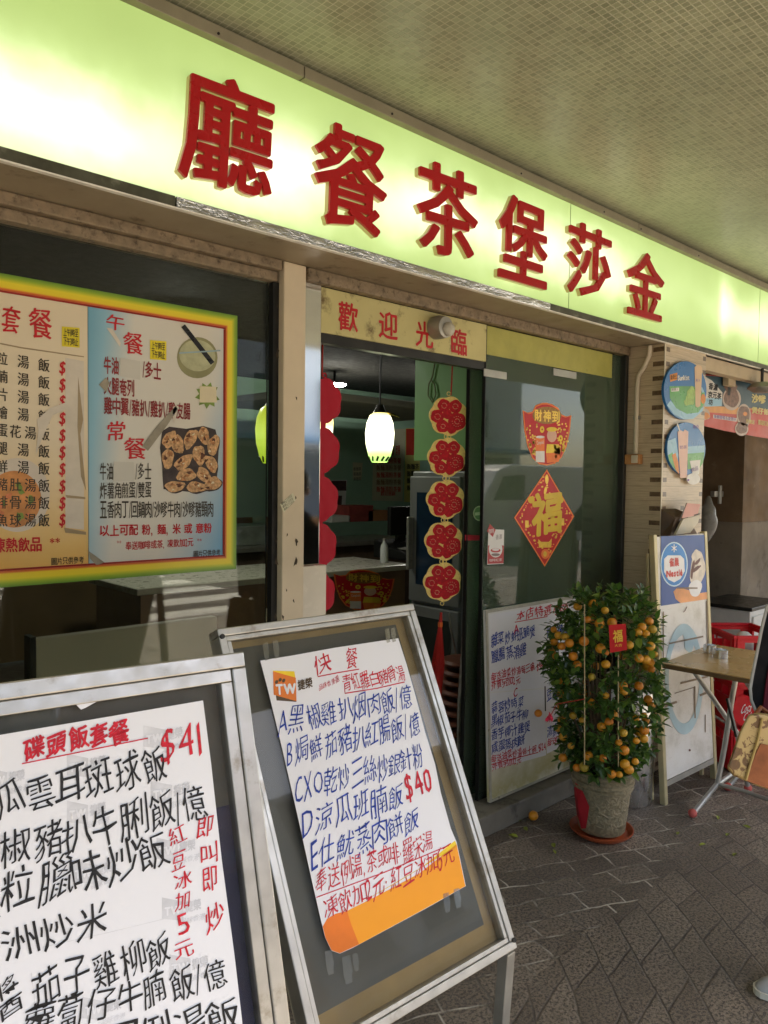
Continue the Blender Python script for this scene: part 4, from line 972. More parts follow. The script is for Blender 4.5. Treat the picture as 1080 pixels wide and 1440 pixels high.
for body, bl, br, h, c, sd_ in (('A黑椒雞扒烟肉飯/億', (388, 1034), (581, 994), 36, 'marker_blue', 1), ('B焗鮮茄豬扒紅腸飯/億', (400, 1079), (592, 1032), 36, 'marker_blue', 2), ('CXO乾炒三絲炒銀針粉', (411, 1128), (597, 1078), 36, 'marker_blue', 3),
                            ('D涼瓜班腩飯', (422, 1177), (570, 1133), 40, 'marker_blue', 4), ('E仕魷蒸肉餅飯', (434, 1224), (590, 1166), 38, 'marker_blue', 5),
                            ('奉送例湯,茶或啡·羅宋湯', (442, 1256), (610, 1195), 31, 'marker_red', 6), ('凍飲加2元·紅豆冰加5元', (452, 1294), (640, 1213), 32, 'marker_red', 7)):
    W_(c, body, (bl[0]+3, bl[1]), br, (-h*.05, -h), lv=4, bold=1, bw=.016, thin=.010, seed=sd_, **kw)
W_('marker_red', '$40', (571, 1124), (610, 1111), (-6, -32), lv=4, bold=1, bw=.03, seed=9, **kw)
s.line('marker_red', [(445, 1262), (540, 1227), (631, 1189)], 1.4, 4)
s.poly('logo_yellow', [(384, 943), (414, 944), (416, 957), (386, 950)], 2); s.poly('logo_brown', [(388, 978), (416, 984), (417, 987), (389, 985)], 2); s.poly('logo_orange', [(384, 944), (416, 953), (417, 986), (385, 977)], 3)
W_('paper', 'TW', (388, 977), (417, 975), (-1, -15), lv=5, bold=2, bw=.05)
for x, y in ((389, 959), (394, 956), (399, 957)): s.ell('logo_brown', x, y, 2.2, 2.9, .5, 5, 10)
W_('logo_brown', '捷榮', (419, 971), (440, 966), (-1, -14), lv=4, bold=2, bw=.03)
for x, y, q in ((374, 915, 1), (388, 912, 1), (545, 893, .8), (553, 892, .8), (463, 1352, 1.4), (488, 1362, 1.6), (500, 1352, 1), (628, 1268, 1.1), (643, 1262, 1.1)):
    s.poly('tape_clear', [(x-4.5*q, y-10*q), (x+2.5*q, y-12*q), (x+3.5*q, y-4*q), (x+5*q, y+2*q), (x+4*q, y+7*q), (x+5*q, y+12*q), (x-1*q, y+14*q), (x-3*q, y+5*q)], 3.5)
NM = {'paper': 'poster', 'marker_red': 'writing', 'marker_blue': 'writing', 'marker_black': 'writing', 'logo_yellow': 'print', 'logo_orange': 'print', 'logo_brown': 'print', 'poster_orange': 'print', 'poster_deep': 'print', 'tape_clear': 'tape', 'watermark': 'print', 'patch_seam': 'print'}
s.finish(sb, NM)

# left hand board
el = Vector((.04, .302, .952)).normalized(); dl_ = Vector((.991, -.132, 0)).normalized()
TRl = CC + ray(343, 916)*1.36
wl, hl = .62, .93
sb2, Ll, nl, LB = sandwich_board('metal framed sandwich board with large black handwriting on white paper', TRl - dl_*wl, dl_, el, wl, hl, 0, navy=True)
s = Sheet(LB); W_ = s.write
s.poly('paper', [(-130, 1056), (0, 1033.5), (140, 1010), (285.5, 985), (297, 1075), (312, 1210), (330, 1345), (341, 1440), (352, 1530), (-90, 1660)], 1)
for x, y in ((202, 1020), (94, 1126), (212, 1098), (94, 1060), (220, 1178), (102, 1210), (238, 1342), (116, 1402), (-20, 1080), (-20, 1170), (228, 1262)):
    s.poly('watermark', [(x, y), (x+30, y+6), (x+30, y+33), (x, y+30)], 1.6); W_('paper', 'TW', (x+3, y+26), (x+27, y+22), (0, -12), lv=2.4, bold=2, bw=.06); W_('watermark', '捷榮', (x+32, y+22), (x+55, y+16), (0, -15), lv=2, bold=2, bw=.04); W_('watermark', '品味香港', (x+26, y+40), (x+60, y+30), (0, -9), lv=2, hand=1, seed=3)
kw = dict(hand=1.0, lv=4, bold=1, thin=.008)
W_('marker_red', '碟頭飯套餐', (34, 1070), (184, 1040), (-3, -31), bw=.03, seed=4, hand=1, lv=4, bold=2); s.line('marker_red', [(31, 1074), (110, 1058), (208, 1038)], 1.7, 4)
W_('marker_red', '$41', (226, 1072), (286, 1058), (-3, -46), bw=.02, seed=6, **kw)
for body, bl, br, h, sd_ in (('苦瓜雲耳斑球飯', (-56, 1168), (236, 1092), 52, 11), ('黑椒豬扒牛脷飯/億', (-47, 1234), (294, 1147), 54, 12), ('粟粒臘味炒飯', (-52, 1304), (240, 1218), 58, 13), ('揚洲炒米', (-50, 1374), (156, 1310), 48, 14),
                            ('鼓醬', (-48, 1446), (34, 1420), 50, 15), ('茄子雞柳飯', (46, 1420), (243, 1354), 50, 16), ('蘿蔔仔牛腩飯/億', (36, 1468), (322, 1387), 50, 17), ('每日例湯飯', (90, 1520), (337, 1448), 54, 18)):
    W_('marker_black', body, bl, br, (-h*.10, -h), bw=.020, seed=sd_, **{**kw, 'thin': 0.0 if '洲' in body else .008, 'bold': 0 if '洲' in body else 1, 'hand': .6 if '洲' in body else 1.0})
for body, x0, y0, x1, y1, h in (('紅', 238, 1191, 262, 1186, 27), ('豆', 241, 1223, 262, 1219, 24), ('冰', 244, 1250, 270, 1246, 24), ('加', 245, 1280, 267, 1276, 22), ('5', 247, 1316, 267, 1312, 28), ('元', 246, 1350, 273, 1345, 25),
                                ('即', 277, 1181, 302, 1176, 30), ('叫', 281, 1216, 306, 1211, 25), ('即', 284, 1258, 307, 1252, 33), ('炒', 287, 1314, 316, 1307, 40)):
    W_('marker_red', body, (x0, y0), (x1, y1), (-h*.06, -h), bw=.03, seed=x0, **kw)
mat('patch_seam', (.70, .70, .70), .6); s.line('patch_seam', [(60, 1332), (150, 1312), (240, 1290)], .8, 1.8); s.line('patch_seam', [(44, 1368), (48, 1400), (52, 1440)], .8, 1.8)
s.poly('paper', [(106, 990), (128, 985), (141, 984), (121, 995), (114, 998)], 1)
s.finish(sb2, NM)

# ================================================================== WHITE MENU BOARD ON THE STEP
WBo = onY(688.7, 1129.6, 2.235); WBo.z = .105
pt = onY(681, 858.7, 2.28)
ew = Vector((0, pt.y-WBo.y, pt.z-WBo.z)).normalized(); nw = Vector((1, 0, 0)).cross(ew)
WP = Plane(WBo, nw)
xl = [WP.px(689, 1129), WP.px(681, 859)]; hgt = (xl[1]-xl[0]).dot(ew)
t = thing('whiteboard_menu', 'stained white menu board with blue and red handwriting leaning on the glass door', 'menu board', WBo)
x0_ = xl[0].x-.005; x1_ = 3.60
M_wb = mat('white_laminate', (.70, .69, .62), .35, var=.05, vs=3)
def wb_mat():
    b = NB('stained_laminate'); z = b.xyz()[2]; f = b.math('DIVIDE', b.math('SUBTRACT', z, .1), .9)
    n = b.noise(6, 6, .65, b.pos())
    c = b.ramp(b.math('ADD', f, b.math('MULTIPLY', b.math('SUBTRACT', n, .5), .35)), [(0, (.66, .64, .52)), (.07, (.46, .42, .20)), (.17, (.62, .59, .42)), (.26, (.72, .71, .66)), (1, (.72, .71, .67))])
    b.set(Base_Color=c, Roughness=.35); return b.m
def wq(x, v, k): return Vector((x, WBo.y, WBo.z)) + ew*v + nw*k
build('panel', G().hexa([wq(x0_, 0, -.014), wq(x1_, 0, -.014), wq(x1_, 0, 0), wq(x0_, 0, 0), wq(x0_, hgt, -.014), wq(x1_, hgt, -.014), wq(x1_, hgt, 0), wq(x0_, hgt, 0)]), wb_mat(), t, bevel=.002)
M_wrim = mat('worn_rim', (.45, .43, .34), .6, var=.2, vs=25, dirt=(.08, .07, .05), dirt_amt=.3, dirt_scale=25)
for a, c in (((x0_, x0_+.014), (0, hgt)), ((x0_+.0145, x1_), (hgt-.014, hgt)), ((x1_-.014, x1_), (0, hgt-.0145)), ((x0_+.0145, x1_-.0145), (0, .010))):
    build('rim', G().hexa([wq(a[0], c[0], .0005), wq(a[1], c[0], .0005), wq(a[1], c[0], .005), wq(a[0], c[0], .005), wq(a[0], c[1], .0005), wq(a[1], c[1], .0005), wq(a[1], c[1], .005), wq(a[0], c[1], .005)]), M_wrim, t)
s = Sheet(WP); W_ = s.write; mat('menu_paper', (.74, .74, .75), .55, var=.03)
s.poly('menu_paper', [(688, 864), (767, 852), (767, 967), (689, 973)], 1); s.poly('menu_paper', [(689, 975), (767, 969), (768, 1062), (692, 1083)], 1); s.poly('menu_paper', [(768.5, 852), (806, 846), (803, 966), (768.5, 968)], 1); s.poly('menu_paper', [(768.5, 972), (803, 969), (800, 1045), (769, 1060)], 1)
s.line('marker_black', [(766.5, 965), (767, 1000)], 1.6, 2)
for c, body, bl, br, h in (('marker_red', '本店特選小菜', (726, 873), (800, 860), 14), ('marker_red', 'A', (722, 891), (730, 889), 13), ('marker_blue', '雜菜炒蚌班腩煲', (691, 909), (753, 895), 17), ('marker_blue', '臘腸蒸滑雞', (691, 932), (741, 922), 17),
        ('marker_red', '每送油菜炒湯每三碗 $98', (691, 958), (764, 941), 12), ('marker_red', '外賣另加2元', (691, 970), (732, 961), 11), ('marker_red', 'C', (722, 981), (729, 979), 11), ('marker_blue', '蒜蓉炒時菜', (691, 1004), (737, 993), 15), ('marker_blue', '黑椒茄子牛柳', (691, 1023), (743, 1010), 15),
        ('marker_blue', '香芋椰汁雞煲', (691, 1041), (746, 1028), 15), ('marker_blue', '咸蛋蒸肉餅', (691, 1059), (738, 1047), 15), ('marker_red', '每送油菜炒湯每十碗 $124', (691, 1073), (768, 1054), 11), ('marker_red', '外賣另加2元', (692, 1083), (734, 1073), 9),
        ('marker_blue', '炒西蘭花', (769, 897), (800, 890), 15), ('marker_blue', '豆腐石班', (769, 985), (800, 979), 15), ('marker_blue', '清蒸鯇魚', (769, 1036), (800, 1028), 15), ('marker_red', '每送油菜', (769, 1050), (800, 1042), 11)):
    W_(c, body, bl, br, (-1, -h), lv=4, bold=1, bw=.03, hand=1, seed=len(body)+int(bl[1]))
for a, c in (((724, 875), (770, 867)), ((691, 959.5), (722, 952)), ((691, 1075), (757, 1058))): s.line('marker_red', [a, c], 1.1, 4)
s.finish(t, {'menu_paper': 'sheet', **NM})
# ================================================================== KUMQUAT TREE
PX, PY = 3.105, 1.84
def pot_mat():
    b = NB('moss_glazed_pot'); n = b.noise(38, 3, .5, dist=1.2); n2 = b.noise(5, 5, .6)
    c = b.mix(b.ramp(n, [(.42, 0), (.6, 1)]), (.17, .145, .085), (.27, .225, .135))
    c = b.mix(b.math('MULTIPLY', b.ramp(n2, [(.5, 0), (.72, 1)]), .4), c, (.12, .10, .06))
    z = b.xyz()[2]; band = b.math('MULTIPLY', b.math('GREATER_THAN', z, .06), b.math('LESS_THAN', z, .215))
    b.set(Base_Color=c, Roughness=.5); b.bump(b.math('MULTIPLY', n, band), .9, .012); return b.m
kt = thing('kumquat_tree', 'potted kumquat tree full of small orange fruits beside the glass door', 'potted tree', (PX, PY, 0))
build('pot', G().lathe([(0, .022), (.098, .022), (.104, .03), (.112, .10), (.122, .18), (.128, .222), (.136, .226), (.137, .236), (.130, .240), (.131, .246), (.140, .250), (.141, .262), (.133, .266), (.137, .285), (.148, .292), (.150, .306), (.143, .312), (.128, .308), (.125, .27), (0, .268)], (PX, PY, 0), 40), pot_mat(), kt, smooth=True)
build('saucer', G().lathe([(0, .003), (.118, .003), (.140, .022), (.143, .030), (.138, .030), (.118, .012), (.0, .011)], (PX, PY, 0), 40), mat('terracotta_plastic', (.36, .075, .025), .45, var=.15), kt, smooth=True)
build('soil', G().lathe([(.1245, .269), (.06, .283), (0, .29)], (PX, PY, 0), 24), mat('soil', (.03, .022, .015), .95, var=.4, bump=.5), kt)
# red paper pasted on the pot
g = G(); a0 = R(232); n = 9
def potr(z): return .104 + (z-.03)/(.222-.03)*.0245 + .0012
vs = []; fs = []
poly = [(-.0, .245), (.34, .232), (.62, .16), (.42, .05), (.12, .035), (-.22, .09), (-.25, .20)]
P = []
for da, z in poly: P.append(Vector((PX + potr(z)*math.cos(R(150)+da), PY + potr(z)*math.sin(R(150)+da), z)))
cen = Vector((PX + potr(.14)*math.cos(R(150)+.15), PY + potr(.14)*math.sin(R(150)+.15), .14))
cen += Vector((math.cos(R(150)), math.sin(R(150)), 0))*.012
g.add([cen]+[p + Vector((math.cos(R(150)), math.sin(R(150)), 0))*.003 for p in P], [(0, i+1, (i+1) % len(P)+1) for i in range(len(P))])
build('red_paper', g, mat('pot_red', (.42, .02, .03), .55, var=.2), kt)
r = random.Random(21)
M_bark = mat('bark', (.10, .07, .04), .8, var=.3); M_stake = mat('bamboo', (.45, .36, .2), .6, var=.15)
g = G()
for k in range(26):
    a = r.uniform(0, 6.28); q = r.uniform(.08, .22); zt = r.uniform(.45, 1.05)
    p0 = Vector((PX + .03*math.cos(a), PY + .03*math.sin(a), .27)); p3 = Vector((PX + q*math.cos(a), PY + q*math.sin(a), zt))
    p1 = p0 + Vector((q*.35*math.cos(a), q*.35*math.sin(a), (zt-.27)*.45)); p2 = p0*.35 + p3*.65 + Vector((0, 0, .03))
    g.tube([p0, p1, p2, p3], [.008, .006, .004, .002], 6)
build('trunk', g, M_bark, kt, smooth=True)
for x, y0, y1 in ((822, 850, 1075), (869.5, 900, 1078)):
    a = atD(x, y0, 3.26); b_ = atD(x, y1, 3.32); build('stake', G().tube([a, b_], .0028, 6), M_stake, kt)
def leaf_mat():
    b = NB('kumquat_leaf'); rnd = b.n('ShaderNodeNewGeometry').outputs['Random Per Island']
    c = b.ramp(rnd, [(0, (.030, .064, .018)), (.5, (.058, .122, .028)), (.85, (.10, .19, .036)), (1, (.22, .30, .05))])
    b.set(Base_Color=c, Roughness=.36); b.b.inputs['Specular IOR Level'].default_value = .5
    b.b.inputs['Transmission Weight'].default_value = 0
    tl = b.n('ShaderNodeBsdfTranslucent'); b.put(tl.inputs[0], b.mix(1.0, c, (1.5, 1.7, .7), 'MULTIPLY'))
    mx = b.n('ShaderNodeMixShader'); mx.inputs[0].default_value = .25
    b.t.links.new(b.b.outputs[0], mx.inputs[1]); b.t.links.new(tl.outputs[0], mx.inputs[2]); b.t.links.new(mx.outputs[0], b.o.inputs[0]); return b.m
M_leaf = leaf_mat()
def leaf(g, p, d, up, L, w):
    d = d.normalized(); sx = d.cross(up); sx = sx.normalized() if sx.length > 1e-4 else Vector((1, 0, 0)); nn = sx.cross(d)
    c = [p, p+d*L*.32-nn*L*.02, p+d*L*.68-nn*L*.06, p+d*L-nn*L*.16]
    f1, f2 = .92, .80
    vs = [c[0], c[1]+sx*w*.5*f1+nn*w*.12, c[2]+sx*w*.5*f2+nn*w*.10, c[3], c[2]-sx*w*.5*f2+nn*w*.10, c[1]-sx*w*.5*f1+nn*w*.12, c[1], c[2]]
    g.add(vs, [(0, 6, 1), (1, 6, 7, 2), (2, 7, 3), (0, 5, 6), (5, 4, 7, 6), (4, 3, 7)])
def crown_r(z, a):
    t = (z-.30)/.84
    base = .175 + .075*math.sin(min(1, max(0, t*1.5))*math.pi/2) - .12*max(0, t-.80)/.2
    return .94*base*(1 + .10*math.sin(3*a+9*z) + .07*math.sin(5*a-13*z+1))
g = G()
for k in range(760):      # twigs, each with a spray of leaves
    a = r.uniform(0, 6.283); z = .31 + .80*r.random()**.92; q = crown_r(z, a)*(1-.55*r.random()**2.4)
    if noise.noise(Vector((PX+q*math.cos(a)*1.0, q*math.sin(a), z))*9) < -.26: continue
    p = Vector((PX+q*math.cos(a), PY+q*math.sin(a), z))
    out = Vector((math.cos(a), math.sin(a), 0)); tw = (out*r.uniform(.3, 1.0) + Vector((r.uniform(-.5, .5), r.uniform(-.5, .5), r.uniform(-.1, .9)))).normalized()
    if z > 1.02: tw = (tw*.5 + Vector((0, 0, 1))*.8).normalized()
    nl = r.randint(4, 7); Lt = r.uniform(.03, .06)
    for j in range(nl):
        f = j/(nl-1); ph = j*2.4+a*3
        side = tw.cross(Vector((0, 0, 1)) if abs(tw.z) < .9 else Vector((1, 0, 0))).normalized(); oth = side.cross(tw)
        d = tw*(.35+.5*f) + (side*math.cos(ph)+oth*math.sin(ph))*(.9-.45*f)
        d += Vector((0, 0, -.25+.2*r.random()))
        L = r.uniform(.036, .056)*(1.0 if f < .8 else .8)
        leaf(g, p+tw*Lt*(f-.5), d, Vector((r.uniform(-.4, .4), r.uniform(-.4, .4), 1)), L, L*r.uniform(.50, .66))
build('crown', g, M_leaf, kt)
# fruits
def fruit_mat():
    b = NB('kumquat_skin'); rnd = b.n('ShaderNodeObjectInfo').outputs['Random']
    c = b.ramp(rnd, [(0, (.56, .17, .008)), (.55, (.64, .26, .012)), (.85, (.62, .31, .02)), (1, (.36, .28, .03))])
    n = b.noise(240, 2, .5); big = b.noise(20, 3)
    c = b.mix(b.math('MULTIPLY', b.ramp(big, [(.5, 0), (.75, 1)]), .35), c, (.40, .22, .02))
    b.set(Base_Color=c, Roughness=.36); b.bump(n, .35, .002); return b.m
M_fruit = fruit_mat()
FR = [(405,115),(320,128),(375,200),(440,222),(470,150),(190,255),(250,293),(192,320),(275,328),(215,285),(232,345),(295,400),(320,445),(355,318),(445,357),(472,378),(474,444),(650,270),(692,278),(730,252),(712,208),(672,240),(718,345),(742,390),(655,410),(692,418),(716,432),(724,472),(602,338),(398,512),(570,562),(572,592),(474,615),(395,650),(228,672),(105,712),(235,747),(213,795),(295,725),(345,752),(520,720),(490,760),(450,785),(640,738),(682,725),(692,750),(705,635),(722,668),(685,805),(655,562),(570,820),(545,872),(575,915),(640,862),(683,852),(283,890),(240,955),(378,945),(457,957),(316,1010),(356,1006),(507,1045),(548,1047),(578,990),(600,1020),(635,975),(222,535),(240,840),(508,215),(200,400),(180,370)]
fruit0 = None
def put_fruit(p, rad):
    global fruit0
    if fruit0 is None:
        me_g = G().ball((0, 0, 0), 1, 20, 14, (1, 1, .93))
        o = build('kumquat', me_g, M_fruit, None, smooth=True); o.parent = kt; fruit0 = o
    else:
        o = fruit0.copy(); COL.objects.link(o); o.parent = kt
    o.location = Vector(p) - kt.location; o.scale = (rad,)*3; o.rotation_euler = (r.uniform(-.5, .5), r.uniform(-.5, .5), r.uniform(0, 6))
AX = Vector((PX, PY, 0))
for fx, fy in FR:
    x, y = 730+fx/3.89, 820+fy/3.89
    d = ray(x, y); rad = r.choice((r.uniform(.0150, .019), r.uniform(.018, .0222)))
    A = d.x**2+d.y**2; q = -(PX*d.x+PY*d.y); z0 = HCAM + d.z*3.3
    rr = crown_r(max(.32, min(1.1, z0)), math.atan2(-PY, -PX))*.92
    disc = q*q - A*(PX*PX+PY*PY-rr*rr)
    tt = (-q - math.sqrt(disc))/A if disc > 0 else -q/A
    put_fruit(CC + d*tt, rad)
for k in range(24):
    a = R(215) + r.uniform(1.7, 4.6); z = r.uniform(.36, 1.02); q = crown_r(z, a)*.95
    put_fruit((PX+q*math.cos(a), PY+q*math.sin(a), z), r.uniform(.02, .025))
# red packet hanging on the tree, rosette
e0 = atD(854, 879, 3.17)
rp = thing('red_packet', 'red packet with a gold character hanging on the kumquat tree', 'red packet', e0)
PL = Plane(e0, -FW + Vector((0, 0, .0))); s = Sheet(PL); s.poly('fest_red', [(856, 879), (880, 877), (882, 914), (858, 918)], 1, th=.0012)
s.write('fest_gold', '福', (862, 904), (876, 902), (-.5, -17), lv=2, bold=2, bw=.03); s.write('fest_gold', '大吉', (864, 910), (875, 909), (0, -4), lv=2); s.finish(rp, {'fest_red': 'envelope', 'fest_gold': 'writing'})
build('string', G().tube([PL.px(868, 879), PL.px(866, 866)+FW*.02], .001, 5), MATS['cord_red'], rp)
ro = atD(773, 1009, 3.2)
rs = thing('red_rosette', 'small crimson ribbon rosette tied at the side of the kumquat tree', 'ribbon', ro); g = G()
for k in range(16):
    a = 6.28*k/16; d = Vector((math.cos(a), .35*math.sin(a*2), math.sin(a))); leaf(g, ro, d, Vector((.3, -1, .2)), .026, .014)
build('petals', g, mat('ribbon_red', (.5, .01, .05), .5), rs)
build('ribbon', G().tube([ro, atD(783, 990, 3.24), atD(822, 983, 3.24)], .0016, 5), MATS['cord_red'], rs)

# fallen fruit and leaves
p = onZ(750, 1147, .024)
tag(build('fallen_kumquat', G().ball(p, .0235, 20, 14, (1, 1, .95)), M_fruit, None, smooth=True), 'single orange kumquat lying on the paving by the stone step', 'fruit')
M_fleaf = mat('fallen_leaf', (.22, .26, .03), .5, var=.3, vs=20)
lv = None
for x, y, a in ((953, 1172, .2), (1023, 1174, .1), (1050, 1163, .7), (988, 1188, 1.4), (1033, 1202, .1), (780, 1198, 2.0), (739, 1166, .5), (731, 1153, .3), (697, 1160, 2.2), (778, 1189, .4), (722, 1176, .9), (1010, 1150, 1.8)):
    q = onZ(x, y, .004)
    if lv is None:
        g = G(); leaf(g, Vector((-.022, 0, .002)), Vector((1, 0, .12)), Vector((0, .25, 1)), .045, .02)
        lv = build('fallen_leaf', g, M_fleaf); o = lv
    else: o = lv.copy(); COL.objects.link(o)
    o.location = q; o.rotation_euler = (r.uniform(-.1, .1), 0, a*2); o.scale = (r.uniform(.8, 1.15),)*3
    tag(o, 'yellow green fallen leaf lying on the paving near the kumquat pot', 'leaf', 'fallen leaves on the paving')

# ================================================================== STEEL BIN, ICE CREAM BOARD, TABLE, CRATES
bn = thing('steel_bin', 'brushed steel cylinder bin behind the kumquat pot', 'bin', (3.535, 1.955, 0))
build('body', G().lathe([(0, .004), (.118, .004), (.12, .01), (.12, .62), (.116, .628), (0, .628)], (3.535, 1.955, 0), 40), mat('brushed_steel', (.66, .66, .64), .27, 1.0, var=.1, vs=4), bn, smooth=True)
build('rim', G().lathe([(.1215, .60), (.125, .605), (.125, .632), (.112, .636), (.108, .630), (.119, .60)], (3.535, 1.955, 0), 40), M_alu, bn, smooth=True)
fL = onZ(937, 1132, 0); fR = onZ(1007, 1095, 0); tL = onX(921, 752, fL.x+.0); tR = tL + (fR-fL)
dN = (fR-fL).normalized(); eN = (tL-fL).normalized(); nN = dN.cross(eN).normalized()
ib = thing('ice_cream_board', 'free standing ice cream advertising board with blue poster and worn white lower panel', 'advertising board', fL)
M_post = mat('gold_post', (.50, .43, .24), .4, .35, var=.15, dirt=(.2, .16, .09), dirt_amt=.2)
Ln = (fR-fL).length; Hn = (tL-fL).length
def nb(u, v, k=0): return fL + dN*u + eN*v + nN*k
for u, h in ((.0, Hn), (Ln, Hn+.0)):
    build('post', G().bar(nb(u, 0, -.012), nb(u, h, -.012), .030, .03, up=nN), M_post, ib, bevel=.003)
    build('rear_leg', G().bar(nb(u, h*.93, -.04), nb(u, 0, -.02)-nN*0+Vector((0, .06, 0)), .024, .016, up=nN), M_post, ib, bevel=.002)
NP = Plane(nb(0, 0, .0), nN)
q = [NP.px(*p) for p in ((940, 1100), (1004, 1062), (995, 751), (928, 753))]
uv = [((p-fL).dot(dN), (p-fL).dot(eN)) for p in q]
u0, u1 = .016, Ln-.016; v0, v1 = (uv[0][1]+uv[1][1])/2, (uv[2][1]+uv[3][1])/2
def worn():
    b = NB('worn_white_panel'); n = b.noise(6, 6, .65, b.pos()); n2 = b.noise(30, 4, .6, b.scaled(b.pos(), (1, 1, 6)))
    c = b.ramp(n, [(.3, (.50, .47, .38)), (.5, (.68, .65, .57)), (.7, (.72, .70, .64))]); c = b.mix(b.math('MULTIPLY', b.ramp(n2, [(.6, 0), (.72, 1)]), .35), c, (.3, .22, .13))
    b.set(Base_Color=c, Roughness=.4); return b.m
build('panel', G().hexa([nb(u0, v0, -.016), nb(u1, v0, -.016), nb(u1, v0, -.002), nb(u0, v0, -.002), nb(u0, v1, -.016), nb(u1, v1, -.016), nb(u1, v1, -.002), nb(u0, v1, -.002)]), worn(), ib, bevel=.002)
build('bottom_rail', G().hexa([nb(u0, v0-.03, -.02), nb(u1, v0-.03, -.02), nb(u1, v0-.03, .0), nb(u0, v0-.03, .0), nb(u0, v0-.002, -.02), nb(u1, v0-.002, -.02), nb(u1, v0-.002, 0), nb(u0, v0-.002, 0)]), M_alu2, ib)
s = Sheet(NP); W_ = s.write
mat('ad_blue', (.028, .085, .30), .35, var=.12, vs=5); mat('logo_blue', (.02, .22, .58), .35); mat('ring_pale', (.55, .72, .80), .35); mat('ad_white', (.78, .77, .74), .4, var=.06); mat('cream_white', (.72, .64, .52), .4, var=.25, vs=26); mat('choc', (.12, .035, .02), .35, var=.4, vs=50); mat('peach', (.75, .33, .12), .4, var=.25); mat('faded_blue', (.42, .56, .58), .45, var=.12); mat('old_tape', (.25, .19, .12), .6, var=.3); mat('ad_red', (.62, .06, .04), .4)
s.poly('ad_blue', [(929.5, 754), (994, 752), (998, 842), (929.5, 852)], 1)
s.ell('ring_pale', 948, 793.5, 19.2, 31.5, 0, 2, 32); s.ell('logo_blue', 948, 793.5, 17.6, 29.6, 0, 3, 32)
s.poly('ad_white', [(934, 786), (939, 781), (957, 781), (962, 786), (963, 803), (957, 814), (948, 819), (940, 815), (934, 804)], 4)
W_('ad_red', '雀巢', (941, 797), (955, 796), (0, -12), lv=6, bold=2, bw=.04); W_('ad_red', 'Nestlé', (937, 811.5), (960, 809), (0, -9), lv=6, bold=2, bw=.09)
for k in range(3):
    a = math.pi*k/3+.52; s.line('ad_white', [(948-4*math.cos(a), 771-5.5*math.sin(a)), (948+4*math.cos(a), 771+5.5*math.sin(a))], 1.2, 6+k*.1)
s.ell('cream_white', 981, 800, 10.5, 24, .1, 2, 24, .06); s.ell('cream_white', 979, 783, 6, 10, 0, 2.5, 16, .08)
for x, y, a, b_, ro_ in ((975, 795, 2, 7, .2), (979, 800, 2.4, 8, .9), (973, 806, 1.6, 9, .05), (981, 790, 2, 6, .7)): s.ell('choc', x, y, a, b_, ro_, 4, 12, .1)
s.poly('peach', [(947, 832), (953, 826), (970, 830), (985, 834), (997, 832), (998, 842), (957, 848), (950, 842)], 3); s.ell('ad_white', 978, 827, 9, 12, .2, 4, 20, .05); s.line('old_tape', [(952, 827), (981, 827)], 2, 6)
rg_ = []
for k in range(40):
    a = 2*math.pi*k/40; rg_.append((a, 962 + 27*math.cos(a), 955 + 78*math.sin(a)))
for k in range(40):
    a, x, y = rg_[k]; a2, x2, y2 = rg_[(k+1) % 40]; f = .80
    if x > 1001 or x < 932 or x2 > 1001 or x2 < 932: continue
    s.poly('faded_blue', [(x, y), (x2, y2), (962+(x2-962)*f, 955+(y2-955)*f), (962+(x-962)*f, 955+(y-955)*f)], 1.5)
s.ell('faded_blue', 970, 900, 9, 16, 0, 1.6, 18, .15)
for a, c, w in (((941, 905), (989, 895), 2.4), ((957, 961), (996, 951), 2.6), ((935, 993), (952, 987), 3.2), ((984, 978), (994, 974), 3.2), ((949, 975), (978, 966), 1.0), ((977, 965), (977.5, 1010), 2.0), ((992, 1005), (992, 1030), 1.2), ((933, 860), (933, 925), 1.4), ((994, 845), (996, 920), 2.0)): s.line('old_tape', [a, c], w, 3)
s.ell('choc', 970, 1055, 1.4, 1.8, 0, 3, 8); s.line('choc', [(961, 861), (964, 858), (966, 853)], .8, 3)
s.finish(ib, {'ad_blue': 'poster', 'ad_red': 'writing', 'ring_pale': 'logo', 'logo_blue': 'logo', 'ad_white': 'logo', 'cream_white': 'picture', 'choc': 'picture', 'peach': 'picture', 'faded_blue': 'faded_print', 'old_tape': 'tape'})

# folding table
ZT = .75
A = onZ(931, 932, ZT); Bq = onZ(1055, 954, ZT); du = (Bq-A).normalized(); dv = Vector((-du.y, du.x, 0))
if dv.x < 0: dv = -dv
Wt, Lt_ = .62, .62
tb = thing('folding_table', 'square folding table with pale wood top and tubular steel legs', 'table', A+du*.3+dv*.3-Vector((0, 0, ZT)))
M_ply = mat('table_laminate', (.56, .38, .17), .28, var=.10, vs=3); M_tedge = mat('table_edge', (.16, .10, .045), .5, var=.2)
c4 = [A, A+du*Lt_, A+du*Lt_+dv*Wt, A+dv*Wt]
build('tabletop', G().hexa([p-Vector((0, 0, .005)) for p in c4]+[p for p in c4]), M_ply, tb, bevel=.0015)
build('edge_band', G().hexa([p-Vector((0, 0, .026)) for p in c4]+[p-Vector((0, 0, .0055)) for p in c4]), M_tedge, tb, bevel=.003)
M_tube = mat('grey_tube', (.42, .41, .37), .4, .6, var=.15, dirt=(.2, .13, .08), dirt_amt=.2); M_cap = mat('red_rubber', (.50, .10, .08), .6)
